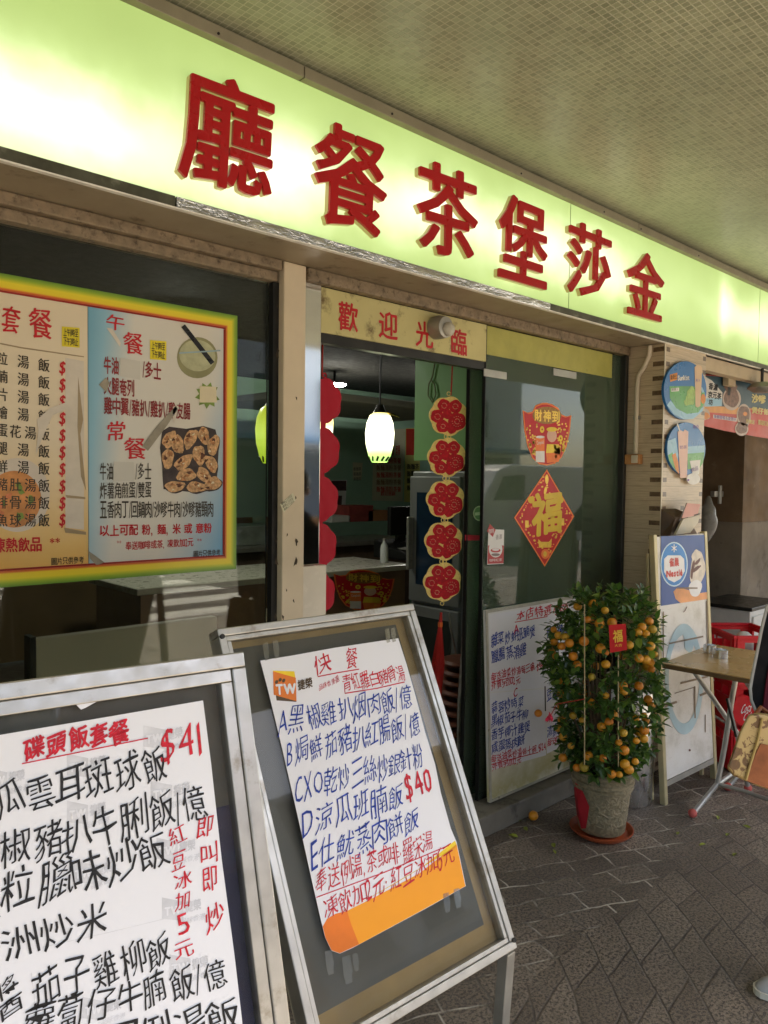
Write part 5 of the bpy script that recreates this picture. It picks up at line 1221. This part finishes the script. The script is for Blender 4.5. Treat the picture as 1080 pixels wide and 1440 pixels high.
for off in (0, .46):
    o = dv*off
    def T(x, y, Y): return onY(x, y, Y) + o
    pts = [T(976, 1137, 1.63), T(1009, 1102, 1.60), T(1019, 1050, 1.57), T(1029, 985, 1.54), T(1037, 960, 1.52)]
    pts[0].z = .025; pts[-1].z = ZT-.028
    build('leg', G().tube(pts, .0125, 10), M_tube, tb, smooth=True)
    build('foot_cap', G().ball(pts[0]+Vector((-.005, .004, -.003)), .021, 14, 10), M_cap, tb, smooth=True)
    p2 = [T(1024, 986, 1.55), onZ(1052, 1108, .02)+o]
    p2[-1].z = .02
    build('leg', G().tube([A+du*.12+dv*(.08+off)-Vector((0, 0, .03)), T(1036, 1030, 1.60), p2[-1]], .0125, 10), M_tube, tb, smooth=True)
    build('foot_cap', G().ball(p2[-1], .02, 14, 10), M_cap, tb, smooth=True)
    build('hinge', G().bar(T(1023, 982, 1.54), T(1036, 1036, 1.49), .02, .012, up=(0, 1, 0)), M_dark, tb, bevel=.002)
a = onY(1010, 1102, 1.60); build('crossbar', G().tube([a, a+dv*.46], .011, 10), M_tube, tb, smooth=True)
b_ = A+du*.52+dv*.1; b_.z = .14; build('crossbar', G().tube([onY(1011, 1103, 1.595), onY(1045, 1112, 1.45), onY(1085, 1126, 1.30)], .010, 10), M_tube, tb, smooth=True)
at_ = onZ(1012, 925, ZT)
for (x, y, rr, lab) in ((1013, 925, .034, 'round steel ashtray on the folding table'), (998, 918, .03, 'smaller steel ashtray touching the round one on the folding table')):
    q = onZ(x, y, ZT); t = thing('ashtray', lab, 'ashtray', q)
    build('bowl', G().lathe([(0, .001), (rr, .001), (rr, .040), (rr*.9, .042), (rr*.85, .03), (0, .012)], q, 28), MATS['brushed_steel'], t, smooth=True)
    build('ash', G().lathe([(rr*.8, .0285), (0, .030)], q, 16), M_dark, t)

# crates
M_crate = mat('crate_red', (.58, .012, .02), .35, var=.12, vs=5)
C0 = Vector((4.31, 1.76, 0)); lf = Vector((.65, .76, 0)).normalized(); rf = Vector((.76, -.65, 0)).normalized()
def crate(z, lab, logo):
    Wc, Lc, Hc = .40, .30, .26; tk = .012
    t = thing('plastic_crate', lab, 'crate', C0+lf*Wc/2+rf*Lc/2+Vector((0, 0, z)), 'red crates stacked beside the table')
    def Q(u, v, h): return C0 + lf*u + rf*v + Vector((0, 0, z+h))
    def bx(g, u0, u1, v0, v1, h0, h1): return g.hexa([Q(u0, v0, h0), Q(u1, v0, h0), Q(u1, v1, h0), Q(u0, v1, h0), Q(u0, v0, h1), Q(u1, v0, h1), Q(u1, v1, h1), Q(u0, v1, h1)])
    g = G()
    bx(g, 0, Wc, 0, Lc, .004, .014)
    for (u0, u1, v0, v1) in ((0, Wc, 0, tk), (0, Wc, Lc-tk, Lc)):
        bx(g, u0, u1, v0, v1, .0145, .15); bx(g, u0, u1, v0, v1, .205, .225)
        for a, b2 in ((0, .05), (.12, .14), (Wc-.14, Wc-.12), (Wc-.05, Wc)): bx(g, a, b2, v0, v1, .151, .204)
    for (u0, u1) in ((0, tk), (Wc-tk, Wc)):
        bx(g, u0, u1, tk+.0005, Lc-tk-.0005, .0145, .15); bx(g, u0, u1, tk+.0005, Lc-tk-.0005, .205, .225)
        for a, b2 in ((tk+.001, .06), (Lc-.06, Lc-tk-.001)): bx(g, u0, u1, a, b2, .151, .204)
    build('body', g, M_crate, t)
    g = G(); e = .008
    for q in ((-e, Wc+e, -e, tk), (-e, Wc+e, Lc-tk, Lc+e), (-e, tk, tk+.0005, Lc-tk-.0005), (Wc-tk, Wc+e, tk+.0005, Lc-tk-.0005)): bx(g, *q, .226, .244)
    build('rim', g, M_crate, t, bevel=.003)
    for u in (.02, .2, .38):
        build('rib', bx(G(), u-.006, u+.006, -.0065, -.0005, .02, .222), M_crate, t)
    for v in (.02, .28):
        build('rib', bx(G(), -.0065, -.0005, v-.006, v+.006, .02, .222), M_crate, t)
    return t
t3 = crate(0.0, 'bottom red plastic crate standing on the paving beside the table', False)
t2 = crate(.262, 'middle red plastic crate of the stack with a round white script logo', True)
t1 = crate(.524, 'top red plastic crate of the stack, open with something white inside', False)
LP = Plane(C0-lf*.0085, -lf); s = Sheet(LP)
mat('logo_red', (.62, .012, .02), .35); mat('logo_white', (.82, .80, .78), .4)
s.ell('logo_red', 1046, 999, 15, 22, 0, 1, 30); W_ = s.write
s.write('logo_white', 'Coca', (1041, 1004), (1056, 1000), (3, -13), lv=3, bold=1, bw=.06, hand=.6, seed=3); s.write('logo_white', 'Cola', (1044, 1014), (1058, 1010), (3, -11), lv=3, bold=1, bw=.06, hand=.6, seed=5)
s.finish(t2, {'logo_red': 'logo', 'logo_white': 'writing'})
wq_ = C0 + lf*.2 + rf*.16 + Vector((0, 0, .541))
wbk = thing('white_tub', 'white plastic tub standing inside the top red crate', 'tub', wq_)
build('body', G().lathe([(0, 0), (.045, 0), (.052, .13), (.05, .17), (.04, .195), (.02, .21), (0, .214)], wq_, 24), mat('tub_white', (.72, .72, .70), .4), wbk, smooth=True)
wc_ = thing('white_cabinet', 'low white cabinet with dark top behind the red crates', 'cabinet', (6.2, 2.45, 0))
build('body', G().box(5.9, 6.5, 2.3, 2.7, .003, .66), mat('cabinet_white', (.62, .62, .58), .4, var=.08), wc_, bevel=.006)
build('top', G().box(5.88, 6.52, 2.28, 2.72, .662, .69), M_dark, wc_, bevel=.004)
build('door', G().box(5.93, 6.47, 2.285, 2.298, .06, .62), MATS['cabinet_white'], wc_, bevel=.004)

# ================================================================== ROUND ADS, LEAFLET HOLDER, BAG, VINYL BANNER
AP = Plane((0, YS-.018, 0), (0, -1, 0))
mat('disc_blue', (.025, .16, .42), .3, var=.15, vs=4); mat('disc_sky', (.26, .48, .62), .3, var=.1); mat('disc_green', (.10, .36, .08), .3, var=.25, vs=8); mat('lettuce', (.35, .52, .14), .4, var=.3, vs=40); mat('cup_beige', (.66, .46, .28), .35, var=.1); mat('cup_pink', (.70, .45, .36), .35, var=.08); mat('badge_orange', (.75, .27, .02), .4); mat('pill_white', (.74, .73, .68), .4); mat('carrot', (.7, .26, .05), .4); mat('ink_purple', (.20, .10, .32), .5)
DN = {'disc_blue': 'disc', 'disc_sky': 'print', 'disc_green': 'print', 'lettuce': 'picture', 'cup_beige': 'picture', 'cup_pink': 'picture', 'badge_orange': 'logo', 'pill_white': 'writing', 'carrot': 'picture', 'ink_purple': 'writing', 'ink_black': 'writing'}
t = thing('round_sign', 'round blue and green drink sign on the tiled pillar, upper one', 'sign', AP.px(964, 590)); s = Sheet(AP)
s.g.setdefault('disc_blue', G()).prism([AP.px(963.5+30*math.cos(k*math.pi/24), 549+41*math.sin(k*math.pi/24), 0) for k in range(48)], AP.n, .014)
s.poly('disc_sky', [(938, 570), (943, 563), (955, 577), (972, 582), (990, 572), (988, 578), (975, 589), (962, 589.5), (948, 583)], 1)
s.poly('disc_green', [(941.5, 543), (975, 543), (991, 552), (990.5, 568), (982, 580), (966, 582), (951, 574), (942, 560)], 2)
s.poly('badge_orange', [(942, 527), (952.5, 524), (952.5, 534), (942.5, 537)], 3); s.write('ink_black', '新奇士', (943, 534.5), (952, 532.5), (0, -7), lv=4, bold=1, bw=.05); s.write('pill_white', 'Sunkist', (953, 535), (969.5, 534), (0, -7), lv=4, bold=2, bw=.08)
s.poly('pill_white', [(944, 546), (955, 545), (955, 550), (944, 551)], 3); s.write('ink_black', '鮮果汁', (944.5, 550), (954, 549.4), (0, -4), lv=4)
s.ell('lettuce', 972, 556, 5.5, 13, 0, 4, 16, .12); s.ell('lettuce', 968, 564, 6, 7, 0, 4.2, 12, .2); s.ell('carrot', 989, 561, 3.4, 7, 0, 4, 12); s.line('disc_sky', [(986, 545), (989, 552)], 3, 4.5)
s.poly('cup_beige', [(977, 516), (981, 513), (986, 514.5), (987.5, 518), (985, 571), (981, 573), (978, 571)], 5); s.write('ink_purple', '果汁', (978, 537), (985, 537), (0, -4), lv=6)
s.finish(t, DN)
t = thing('round_sign', 'round blue sign with a pink cup and straw on the tiled pillar, lower one', 'sign', AP.px(970, 665)); s = Sheet(AP)
s.g.setdefault('disc_blue', G()).prism([AP.px(965+27*math.cos(k*math.pi/24), 631+37*math.sin(k*math.pi/24), 0) for k in range(48)], AP.n, .014)
s.poly('disc_sky', [(939, 620), (950, 616), (954, 640), (952, 664), (945, 654), (939, 640)], 1); s.poly('disc_green', [(939.5, 640), (946, 636), (952, 663), (946, 656), (941, 648)], 2); s.poly('carrot', [(945, 640), (950, 637), (954, 650), (955, 667), (950, 660)], 3)
s.poly('disc_sky', [(967, 628), (991, 626), (990, 644), (967, 643)], 1); s.poly('disc_green', [(967, 638), (990.5, 636), (989, 650), (984, 658), (967, 660)], 2)
s.poly('cup_pink', [(953, 607), (957, 605), (961, 607), (963, 604), (968, 607), (966, 672), (956.5, 672)], 5); s.line('pill_white', [(952.5, 595.5), (956, 606)], 1.8, 4.5); s.write('ink_purple', '奶茶', (956, 631.5), (966, 631), (0, -5), lv=6)
s.poly('pill_white', [(970, 648), (985, 646.5), (983, 667), (974, 668)], 5); s.ell('pill_white', 975, 673.5, 9.5, 8, 0, 5.5, 22); s.write('ink_purple', '飲品', (972, 664), (982, 661), (0, -6), lv=7); s.ell('ink_purple', 968, 675, 1.4, 1.6, 0, 7, 8)
s.write('ink_purple', '新奇', (974.5, 603), (983, 603), (0, -6), lv=1.5, bold=1); s.finish(t, DN)

HP = onY(952, 750, YS-.05)
lh = thing('leaflet_holder', 'dark leaflet rack holding pink paper and a pale pouch on the tiled pillar', 'rack', HP)
M_rack = mat('rack_brown', (.09, .055, .03), .5, var=.3)
a = onY(943, 716, YS-.06); c = onY(962, 753, YS-.06)
build('tray', G().hexa([(a.x, YS-.06, c.z), (c.x+.17, YS-.06, c.z), (c.x+.17, YS-.005, c.z), (a.x, YS-.005, c.z), (a.x+.03, YS-.075, a.z-.05), (c.x-.02, YS-.075, a.z-.02), (c.x, YS-.005, a.z), (a.x, YS-.005, a.z)]), M_rack, lh, bevel=.003)
HPl = Plane((0, YS-.09, 1.40), (0, -1, .12)); s = Sheet(HPl); mat('pink_paper', (.72, .40, .34), .6, var=.06); mat('pouch', (.62, .56, .42), .5, var=.12)
s.poly('pink_paper', [(965.6, 707.5), (985, 709), (981, 724), (959, 729)], 1, th=.004); s.poly('pouch', [(961, 729.5), (984, 725), (982, 734), (971, 749), (950, 752)], 2, th=.012); s.poly('rack_brown', [(965, 707), (966.5, 707), (957, 732), (955, 732)], 4); s.line('rack_brown', [(976, 725), (984, 722.5)], 2, 5)
s.finish(lh, {'pink_paper': 'paper', 'pouch': 'pouch', 'rack_brown': 'wire'})
bgp = onY(997, 730, 2.2); g = G().ball(bgp, .13, 20, 14, (.36, .4, 1.0))
for v in g.v:
    d = v-bgp; v += d*(.35*noise.noise(v*16)) + Vector((0, 0, 0)); 
    if d.z > 0: v.x = bgp.x + (v.x-bgp.x)*(1-d.z/.13*.7)
tag(build('plastic_bag', g, mat('grey_bag', (.20, .20, .19), .3, var=.2), None, smooth=True), 'grey plastic bag hanging beside the tiled pillar', 'bag', None)

VP = Plane((0, 2.20, 0), (0, -1, 0))
vb = thing('vinyl_banner', 'red and blue vinyl food banner hanging over the dark side entrance', 'banner', VP.px(1040, 610)); s = Sheet(VP); W_ = s.write
mat('banner_red', (.52, .06, .035), .4, var=.12, vs=5); mat('banner_teal', (.05, .10, .13), .4, var=.3, vs=4); mat('banner_white', (.70, .68, .62), .45, var=.06); mat('banner_orange', (.70, .32, .08), .4, var=.2); mat('claypot', (.20, .10, .06), .4, var=.5, vs=40); mat('pot_rim', (.50, .40, .33), .4, var=.1); mat('banner_yellow', (.65, .55, .20), .4)
s.poly('banner_red', [(986, 526), (1100, 538), (1180, 552), (1180, 640), (1100, 620), (1058, 613), (1020, 606), (986, 598)], 0, th=.002)
s.poly('banner_teal', [(986, 527), (1100, 539), (1180, 553), (1180, 590), (1060, 574), (986, 570)], 1); s.poly('banner_orange', [(986, 570), (1040, 573), (1060, 575), (1040, 583), (986, 579)], 2)
s.poly('banner_white', [(989, 528), (1001, 535), (1016, 552), (1015, 570), (989, 572)], 2); s.poly('disc_sky', [(989, 560), (1015, 560), (1015, 571), (989, 572)], 2.5)
for body, bl, br, h in (('香濃', (996, 547), (1009, 550), 9), ('京元茶', (995, 559), (1014, 562), 9), ('坊', (996, 569), (1002, 570), 8)): W_('ink_black', body, bl, br, (1, -h), lv=4, bold=2, bw=.04)
for x, y, a, b_ in ((1029, 561, 13, 16), (1046, 585, 10, 17), (1043, 603, 9.5, 10)):
    s.ell('pot_rim', x, y, a, b_, 0, 5, 24); s.ell('claypot', x, y-1, a*.82, b_*.8, 0, 6, 20, .05)
s.ell('claypot', 1027, 546, 9, 8, .2, 6.5, 14, .25); s.ell('carrot', 1048, 582, 3, 3, 0, 7, 10); s.line('ink_black', [(1026, 536), (1025, 556)], 4, 8); s.ell('pot_rim', 993, 583, 5.5, 8, 0, 3, 14, .1); s.ell('carrot', 994, 585, 4, 5, 0, 4, 12, .2)
s.poly('banner_white', [(1003, 583), (1036, 588), (1036, 593), (1003, 588)], 4); W_('ink_purple', '新鮮即煮各款煲仔', (1004, 588), (1035, 592.5), (0, -5), lv=5, bold=1, bw=.05)
W_('banner_yellow', '沙嗲', (1057, 566), (1077, 568), (0, -12), lv=4, bold=2, bw=.05); W_('banner_yellow', '煲仔飯', (1057, 581), (1082, 584), (0, -9), lv=4, bold=2, bw=.05); W_('banner_yellow', '外賣送', (1049, 595), (1061, 597), (0, -6), lv=9, bold=1, bw=.06); W_('banner_yellow', '歡迎訂座', (1066, 597), (1082, 600), (0, -7), lv=9, bold=1, bw=.06)
s.finish(vb, {'banner_red': 'sheet', 'ink_black': 'writing', 'banner_yellow': 'writing', 'ink_purple': 'writing'})
q = onY(1078, 545, 2.0)
dlp = thing('ceiling_lamp', 'flat grey round lamp under the sign over the side entrance', 'lamp', q)
build('housing', G().lathe([(0, -.03), (.05, -.03), (.085, -.008), (.09, .0), (.06, .03), (.05, .035), (0, .035)], (q.x, q.y+.03, q.z), 24), M_alu2, dlp, smooth=True)
build('stem', G().tube([(q.x, q.y+.03, q.z+.034), (q.x, q.y+.03, 2.372)], .01, 8), M_dark, dlp)

# ================================================================== PASSER-BY
def skin(name, nodes, edges, root, m, parent, sub=2):
    names = list(nodes); me = bpy.data.meshes.new(name)
    off = wloc(parent)
    me.from_pydata([tuple(Vector(nodes[k][0])-off) for k in names], [(names.index(a), names.index(b)) for a, b in edges], [])
    o = bpy.data.objects.new(name, me); COL.objects.link(o)
    md = o.modifiers.new('s', 'SKIN')
    sv = me.skin_vertices[0].data
    for i, k in enumerate(names):
        rr = nodes[k][1]; sv[i].radius = rr if isinstance(rr, tuple) else (rr, rr)
        sv[i].use_root = (k == root)
    md.use_smooth_shade = True
    sb_ = o.modifiers.new('u', 'SUBSURF'); sb_.levels = sub; sb_.render_levels = sub
    dg = bpy.context.evaluated_depsgraph_get(); nm = bpy.data.meshes.new_from_object(o.evaluated_get(dg))
    bpy.data.objects.remove(o); bpy.data.meshes.remove(me); nm.name = name
    nm.materials.clear(); nm.materials.append(m)
    o = bpy.data.objects.new(name, nm); COL.objects.link(o); o.parent = parent
    nm.polygons.foreach_set('use_smooth', [True]*len(nm.polygons))
    return o
hd = Vector((-.731, .682, 0)); lfv = Vector((-.682, -.731, 0))
PB0 = Vector((2.475, .913, 0)) - hd*.285 - lfv*.09
def B(f, l, z): return PB0 + hd*f + lfv*l + Vector((0, 0, z))
pe = thing('person', 'person in a black jacket with grey piping carrying a patterned shoulder bag', 'person', PB0)
M_skin = mat('skin', (.52, .32, .22), .5, var=.06); M_jk = mat('black_jacket', (.006, .006, .007), .85, var=.2); M_tr = mat('dark_trousers', (.035, .037, .045), .8, var=.2); M_hair = mat('hair', (.015, .012, .010), .5); M_pip = mat('grey_piping', (.42, .41, .37), .6)
Z = {'pel': (B(-.01, 0, .92), (.13, .10)), 'wai': (B(0, 0, 1.06), (.115, .09)), 'che': (B(.01, 0, 1.25), (.13, .10)), 'nec': (B(.015, 0, 1.40), .055), 'nk2': (B(.025, 0, 1.46), .05), 'hea': (B(.035, 0, 1.54), (.075, .085)), 'top': (B(.03, 0, 1.62), (.06, .07)),
     'ls': (B(.01, .17, 1.35), .05), 'le': (B(.0, .235, 1.10), .038), 'lw': (B(.13, .20, .92), .026), 'lh': (B(.19, .19, .875), (.034, .018)),
     'rs': (B(.01, -.17, 1.35), .05), 're': (B(-.05, -.23, 1.10), .038), 'rw': (B(.06, -.22, .90), .026), 'rh': (B(.10, -.22, .83), (.034, .018)),
     'lhp': (B(-.01, .085, .88), .085), 'lk': (B(.09, .09, .49), .055), 'la': (B(.085, .09, .09), .036), 'lt': (B(.21, .09, .045), .03),
     'rhp': (B(-.01, -.085, .88), .085), 'rk': (B(-.10, -.09, .50), .055), 'ra': (B(-.33, -.09, .14), .036), 'rt': (B(-.22, -.09, .05), .03)}
ED = [('pel', 'wai'), ('wai', 'che'), ('che', 'nec'), ('nec', 'nk2'), ('nk2', 'hea'), ('hea', 'top'), ('che', 'ls'), ('ls', 'le'), ('le', 'lw'), ('lw', 'lh'), ('che', 'rs'), ('rs', 're'), ('re', 'rw'), ('rw', 'rh'), ('pel', 'lhp'), ('lhp', 'lk'), ('lk', 'la'), ('la', 'lt'), ('pel', 'rhp'), ('rhp', 'rk'), ('rk', 'ra'), ('ra', 'rt')]
skin('body', Z, ED, 'pel', M_skin, pe)
def sub(keys, ed, extra, grow): 
    d = {}
    for k in keys:
        rr = Z[k][1]; rr = rr if isinstance(rr, tuple) else (rr, rr)
        d[k] = (Z[k][0], (rr[0]+grow, rr[1]+grow))
    d.update(extra); return d
skin('trousers', sub(['pel', 'lhp', 'lk', 'rhp', 'rk'], 0, {'la': (B(.075, .09, .10), .066), 'ra': (B(-.32, -.09, .16), .066)}, .02), [e for e in ED if e[0] in ('pel', 'lhp', 'lk', 'rhp', 'rk') and e[1] in ('lhp', 'lk', 'la', 'rhp', 'rk', 'ra')], 'pel', M_tr, pe)
g = G(); nn = 28; secs = [(.80, .0, .190, .150), (.86, .0, .195, .155), (.95, .0, .190, .150), (1.06, .0, .178, .135), (1.18, .005, .190, .135), (1.28, .005, .198, .125), (1.345, .0, .185, .105), (1.385, .005, .125, .085), (1.42, .01, .078, .07)]
for z, f, wl_, wf in secs:
    for k in range(nn):
        a = 2*math.pi*k/nn; cr = 1 + .025*math.sin(3*a+z*17)
        g.v.append(B(f + wf*math.cos(a)*cr, wl_*math.sin(a)*cr, z))
for i in range(len(secs)-1):
    for k in range(nn): g.f.append((i*nn+k, i*nn+(k+1) % nn, (i+1)*nn+(k+1) % nn, (i+1)*nn+k))
g.mi = [0]*len(g.f)
build('jacket', g, M_jk, pe, smooth=True)
for k_, nm in (('l', 'sleeve'), ('r', 'sleeve')):
    sx = 1 if k_ == 'l' else -1
    sh0 = B(.0, .15*sx, 1.335); el0 = Z[k_+'e'][0]; wr0 = Z[k_+'w'][0]
    mid = (el0+wr0)/2
    build(nm, G().tube([sh0, (sh0*.6+el0*.4)+lfv*.02*sx, el0*.92+sh0*.08, el0*.9+wr0*.1, mid, wr0], [.082, .076, .062, .058, .054, .050], 16), M_jk, pe, smooth=True)
build('hair', G().ball(B(.015, 0, 1.585), .112, 24, 16, (1, 1, 1.05)), M_hair, pe, smooth=True)
face = G().ball(B(.05, 0, 1.545), .085, 20, 14, (.95, .95, 1.2)); build('face', face, M_skin, pe, smooth=True)
g = G().ball(B(.137, 0, 1.535), .014, 10, 8, (1, 1, 1.5)); build('nose', g, M_skin, pe, smooth=True)
for l in (-.032, .032): build('eye', G().ball(B(.124, l, 1.56), .011, 10, 8), M_dark, pe, smooth=True)
build('mouth', G().ball(B(.124, 0, 1.495), .018, 12, 8, (.6, .9, .3)), mat('lips', (.4, .12, .1), .5), pe, smooth=True)
for l in (-.095, .095): build('ear', G().ball(B(.02, l, 1.54), .026, 10, 8, (.6, .6, 1.2)), M_skin, pe, smooth=True)
for side, kx in (('l', .19), ('r', .10)):
    hh = Z[side+'h'][0]; g = G()
    for k in range(4):
        o_ = hd*(.012-.010*k)*1.6 + Vector((0, 0, -.02))
        p0 = hh + o_; L_ = (.034, .038, .036, .028)[k]
        g.tube([p0, p0+Vector((0, 0, -L_*.7))+lfv*.004, p0+Vector((0, 0, -L_*1.1))-lfv*.018, p0+Vector((0, 0, -L_*.8))-lfv*.032], [.0085, .008, .0075, .006], 8)
    p0 = hh + hd*.02; g.tube([p0, p0+hd*.018+Vector((0, 0, -.02)), p0+hd*.014+Vector((0, 0, -.045))], [.010, .009, .007], 8)
    build('fingers', g, M_skin, pe, smooth=True)
M_shoe = mat('grey_shoe', (.36, .36, .35), .5, var=.1, vs=12); M_sole = mat('pale_sole', (.68, .64, .52), .6)
def shoe(fx, l, z, pitch):
    Rm = Matrix.Rotation(pitch, 3, lfv); base = B(fx, l, z)
    def q(f, w, h): return base + Rm @ (hd*f + lfv*w + Vector((0, 0, h)))
    prof = [(-.065, .03, .085), (-.05, .036, .10), (.0, .037, .10), (.06, .040, .078), (.12, .044, .058), (.165, .038, .046), (.19, .022, .034), (.197, .008, .026)]
    g = G(); vs = []; n = 12
    for f, w, h in prof:
        for k in range(n):
            a = math.pi*k/(n-1); vs.append(q(f, w*math.cos(a), .018 + (h-.018)*math.sin(a)**.75))
    fs = []
    for i in range(len(prof)-1):
        for k in range(n-1): fs.append((i*n+k, i*n+k+1, (i+1)*n+k+1, (i+1)*n+k))
    fs.append(tuple(range(n))); fs.append(tuple(range((len(prof)-1)*n, len(prof)*n)))
    g.add(vs, fs); sh_ = build('shoe', g, M_shoe, pe, smooth=True)
    out = [(f, w*1.06) for f, w, h in prof] + [(f, -w*1.06) for f, w, h in reversed(prof)]
    g = G().prism([q(f + (.006 if f > .15 else 0), w, .022) for f, w in out], Vector((0, 0, 1)), .019); build('sole', g, M_sole, sh_)
shoe(.085, .09, .0, 0); shoe(-.33, -.09, .06, R(-24)*-1)
pip = [(1079.5, 850), (1071, 885), (1064, 920), (1058, 950), (1055, 968), (1056.5, 985), (1062, 998), (1069, 1006)]
build('jacket_front', G().prism([atD(x, y, 2.40) for x, y in pip + [(1100, 1010), (1110, 930), (1100, 850)]], -FW, .004), M_jk, pe)
build('piping', G().tube([atD(x, y, 2.392) for x, y in pip], .005, 8), M_pip, pe, smooth=True)
build('inner_lining', G().prism([atD(x, y, 2.390) for x, y in ((1082, 935), (1077, 965), (1072, 1005), (1100, 1008), (1105, 940))], -FW, .006), mat('maroon_cloth', (.10, .008, .02), .8), pe)
hb = thing('patterned_bag', 'mustard bag with brown flower pattern and rust leather panel held by the person', 'bag', atD(1070, 1060, 2.3))
def bag_mat():
    b = NB('flower_cloth'); v = b.n('ShaderNodeTexVoronoi'); v.inputs['Scale'].default_value = 20; b.put(v.inputs['Vector'], b.obj())
    n = b.noise(26, 3, .5, dist=2.0)
    m1 = b.ramp(v.outputs['Distance'], [(.30, 1), (.36, 0)]); m2 = b.ramp(n, [(.54, 0), (.57, 1)])
    c = b.mix(b.math('MULTIPLY', m1, b.ramp(b.noise(9), [(.45, 0), (.47, 1)])), (.46, .33, .13), (.14, .075, .03)); c = b.mix(m2, c, (.17, .09, .035))
    b.set(Base_Color=c, Roughness=.5); b.bump(b.noise(60, 3), .2, .003); return b.m
bp = [(1066, 1002), (1052, 1005), (1040, 1028), (1030, 1058), (1022, 1080), (1030, 1090), (1056, 1102), (1100, 1118), (1126, 1108), (1120, 1050), (1098, 1006)]
g = G(); nb_ = len(bp); ctr = (1078, 1056)
for D_, f_ in ((2.24, .96), (2.265, 1.0), (2.325, 1.0), (2.35, .93)): g.v += [atD(ctr[0]+(x-ctr[0])*f_, ctr[1]+(y-ctr[1])*f_, D_) for x, y in bp]
g.f = [tuple(range(nb_)), tuple(range(4*nb_-1, 3*nb_-1, -1))] + [(j*nb_+i, (j+1)*nb_+i, (j+1)*nb_+(i+1) % nb_, j*nb_+(i+1) % nb_) for j in range(3) for i in range(nb_)]; g.mi = [0]*len(g.f)
build('body', g, bag_mat(), hb, bevel=.006, seg=2)
build('leather_panel', G().prism([atD(x, y, 2.236) for x, y in ((1070, 1046), (1062, 1062), (1050, 1098), (1058, 1101), (1100, 1116), (1122, 1106), (1118, 1056))], -FW, .006), mat('rust_leather', (.30, .10, .035), .5, var=.35, vs=20, dirt=(.45, .3, .13), dirt_amt=.25, dirt_scale=18), hb)
build('piping', G().tube([atD(x, y, 2.235) for x, y in ((1072, 1010), (1066, 1040), (1055, 1075), (1049, 1097))], .004, 6), mat('mustard_trim', (.42, .30, .10), .5), hb, smooth=True)
hp_ = Z['lh'][0] + Vector((0, 0, -.035)); build('handle', G().tube([atD(1062, 1005, 2.29), atD(1070, 995, 2.30), hp_, atD(1096, 998, 2.31), atD(1100, 1008, 2.30)], .007, 8), MATS['rust_leather'], hb, smooth=True)

# ================================================================== ACROSS THE STREET (seen in the glass)
def block(lab, x0, x1, y0, y1, h, col, wc):
    t = thing('street_building', lab, 'building', ((x0+x1)/2, y1, 0), 'buildings across the street')
    m = mat('render_'+str(len(MATS)), col, .85, var=.12, vs=1.2, dirt=tuple(c*.6 for c in col), dirt_amt=.2, dirt_scale=2)
    build('wall', G().box(x0, x1, y0, y1, 0, h), m, t)
    M_w = mat('street_window', (.05, .06, .07), .1)
    z = 3.4
    while z + 1.5 < h:
        x = x0+.8
        while x + 1.3 < x1:
            w = build('window', G().box(x, x+1.3, y1+.003, y1+.05, z, z+1.4), M_w, t); build('sill', G().box(x-.1, x+1.4, y1+.052, y1+.2, z-.12, z-.02), M_conc, t)
            x += 2.4
        z += 3.0
    build('shop_opening', G().box(x0+.6, x1-.6, y1+.003, y1+.06, .1, 2.6), M_w, t); build('canopy', G().box(x0+.3, x1-.3, y1+.004, y1+1.2, 2.75, 2.9), mat('canopy_'+str(len(MATS)), wc, .6), t)
block('pale beige block across the street', -18, 1.8, -22, -15, 8, (.55, .50, .42), (.5, .2, .12))
block('salmon pink block across the street', 1.9, 9.6, -22, -15, 7, (.62, .38, .30), (.7, .68, .62))
block('white block across the street', 9.7, 26, -22, -15, 8, (.68, .67, .64), (.15, .28, .4))
vx, vy = 12.6, -7.2
vn = thing('parked_van', 'white delivery van parked across from the cafe', 'van', (vx+2, vy, -.13))
prof = [(0, .2), (0, 1.05), (.55, 1.25), (1.15, 2.0), (1.6, 2.12), (4.6, 2.12), (4.75, 2.0), (4.8, .25)]
g = G().prism([(vx+x, vy+.85, z-.1) for x, z in prof], (0, 1, 0), 1.7)
build('body', g, mat('van_white', (.78, .78, .77), .3, var=.03, coat=.4), vn, bevel=.05, seg=3)
for y, sgn in ((vy+.853, 1), (vy-.853, -1)):
    build('side_window', G().prism([(vx+x, y+.004*sgn, z-.1) for x, z in ((.95, 1.3), (1.3, 1.85), (2.1, 1.9), (2.1, 1.3))], (0, sgn, 0), .004), M_w if False else MATS['street_window'], vn)
    for x in (.95, 3.75):
        w = build('wheel', G().tube([(vx+x, y-.16*sgn, .2), (vx+x, y+.01*sgn, .2)], .33, 24), M_black, vn, smooth=True); build('rim', G().tube([(vx+x, y+.011*sgn, .2), (vx+x, y+.02*sgn, .2)], .19, 20), M_alu, w)
build('windscreen', G().prism([(vx+.60, vy-.7, 1.2), (vx+1.12, vy-.62, 1.86), (vx+1.12, vy+.62, 1.86), (vx+.60, vy+.7, 1.2)], (-.78, 0, .62), .004), MATS['street_window'], vn)
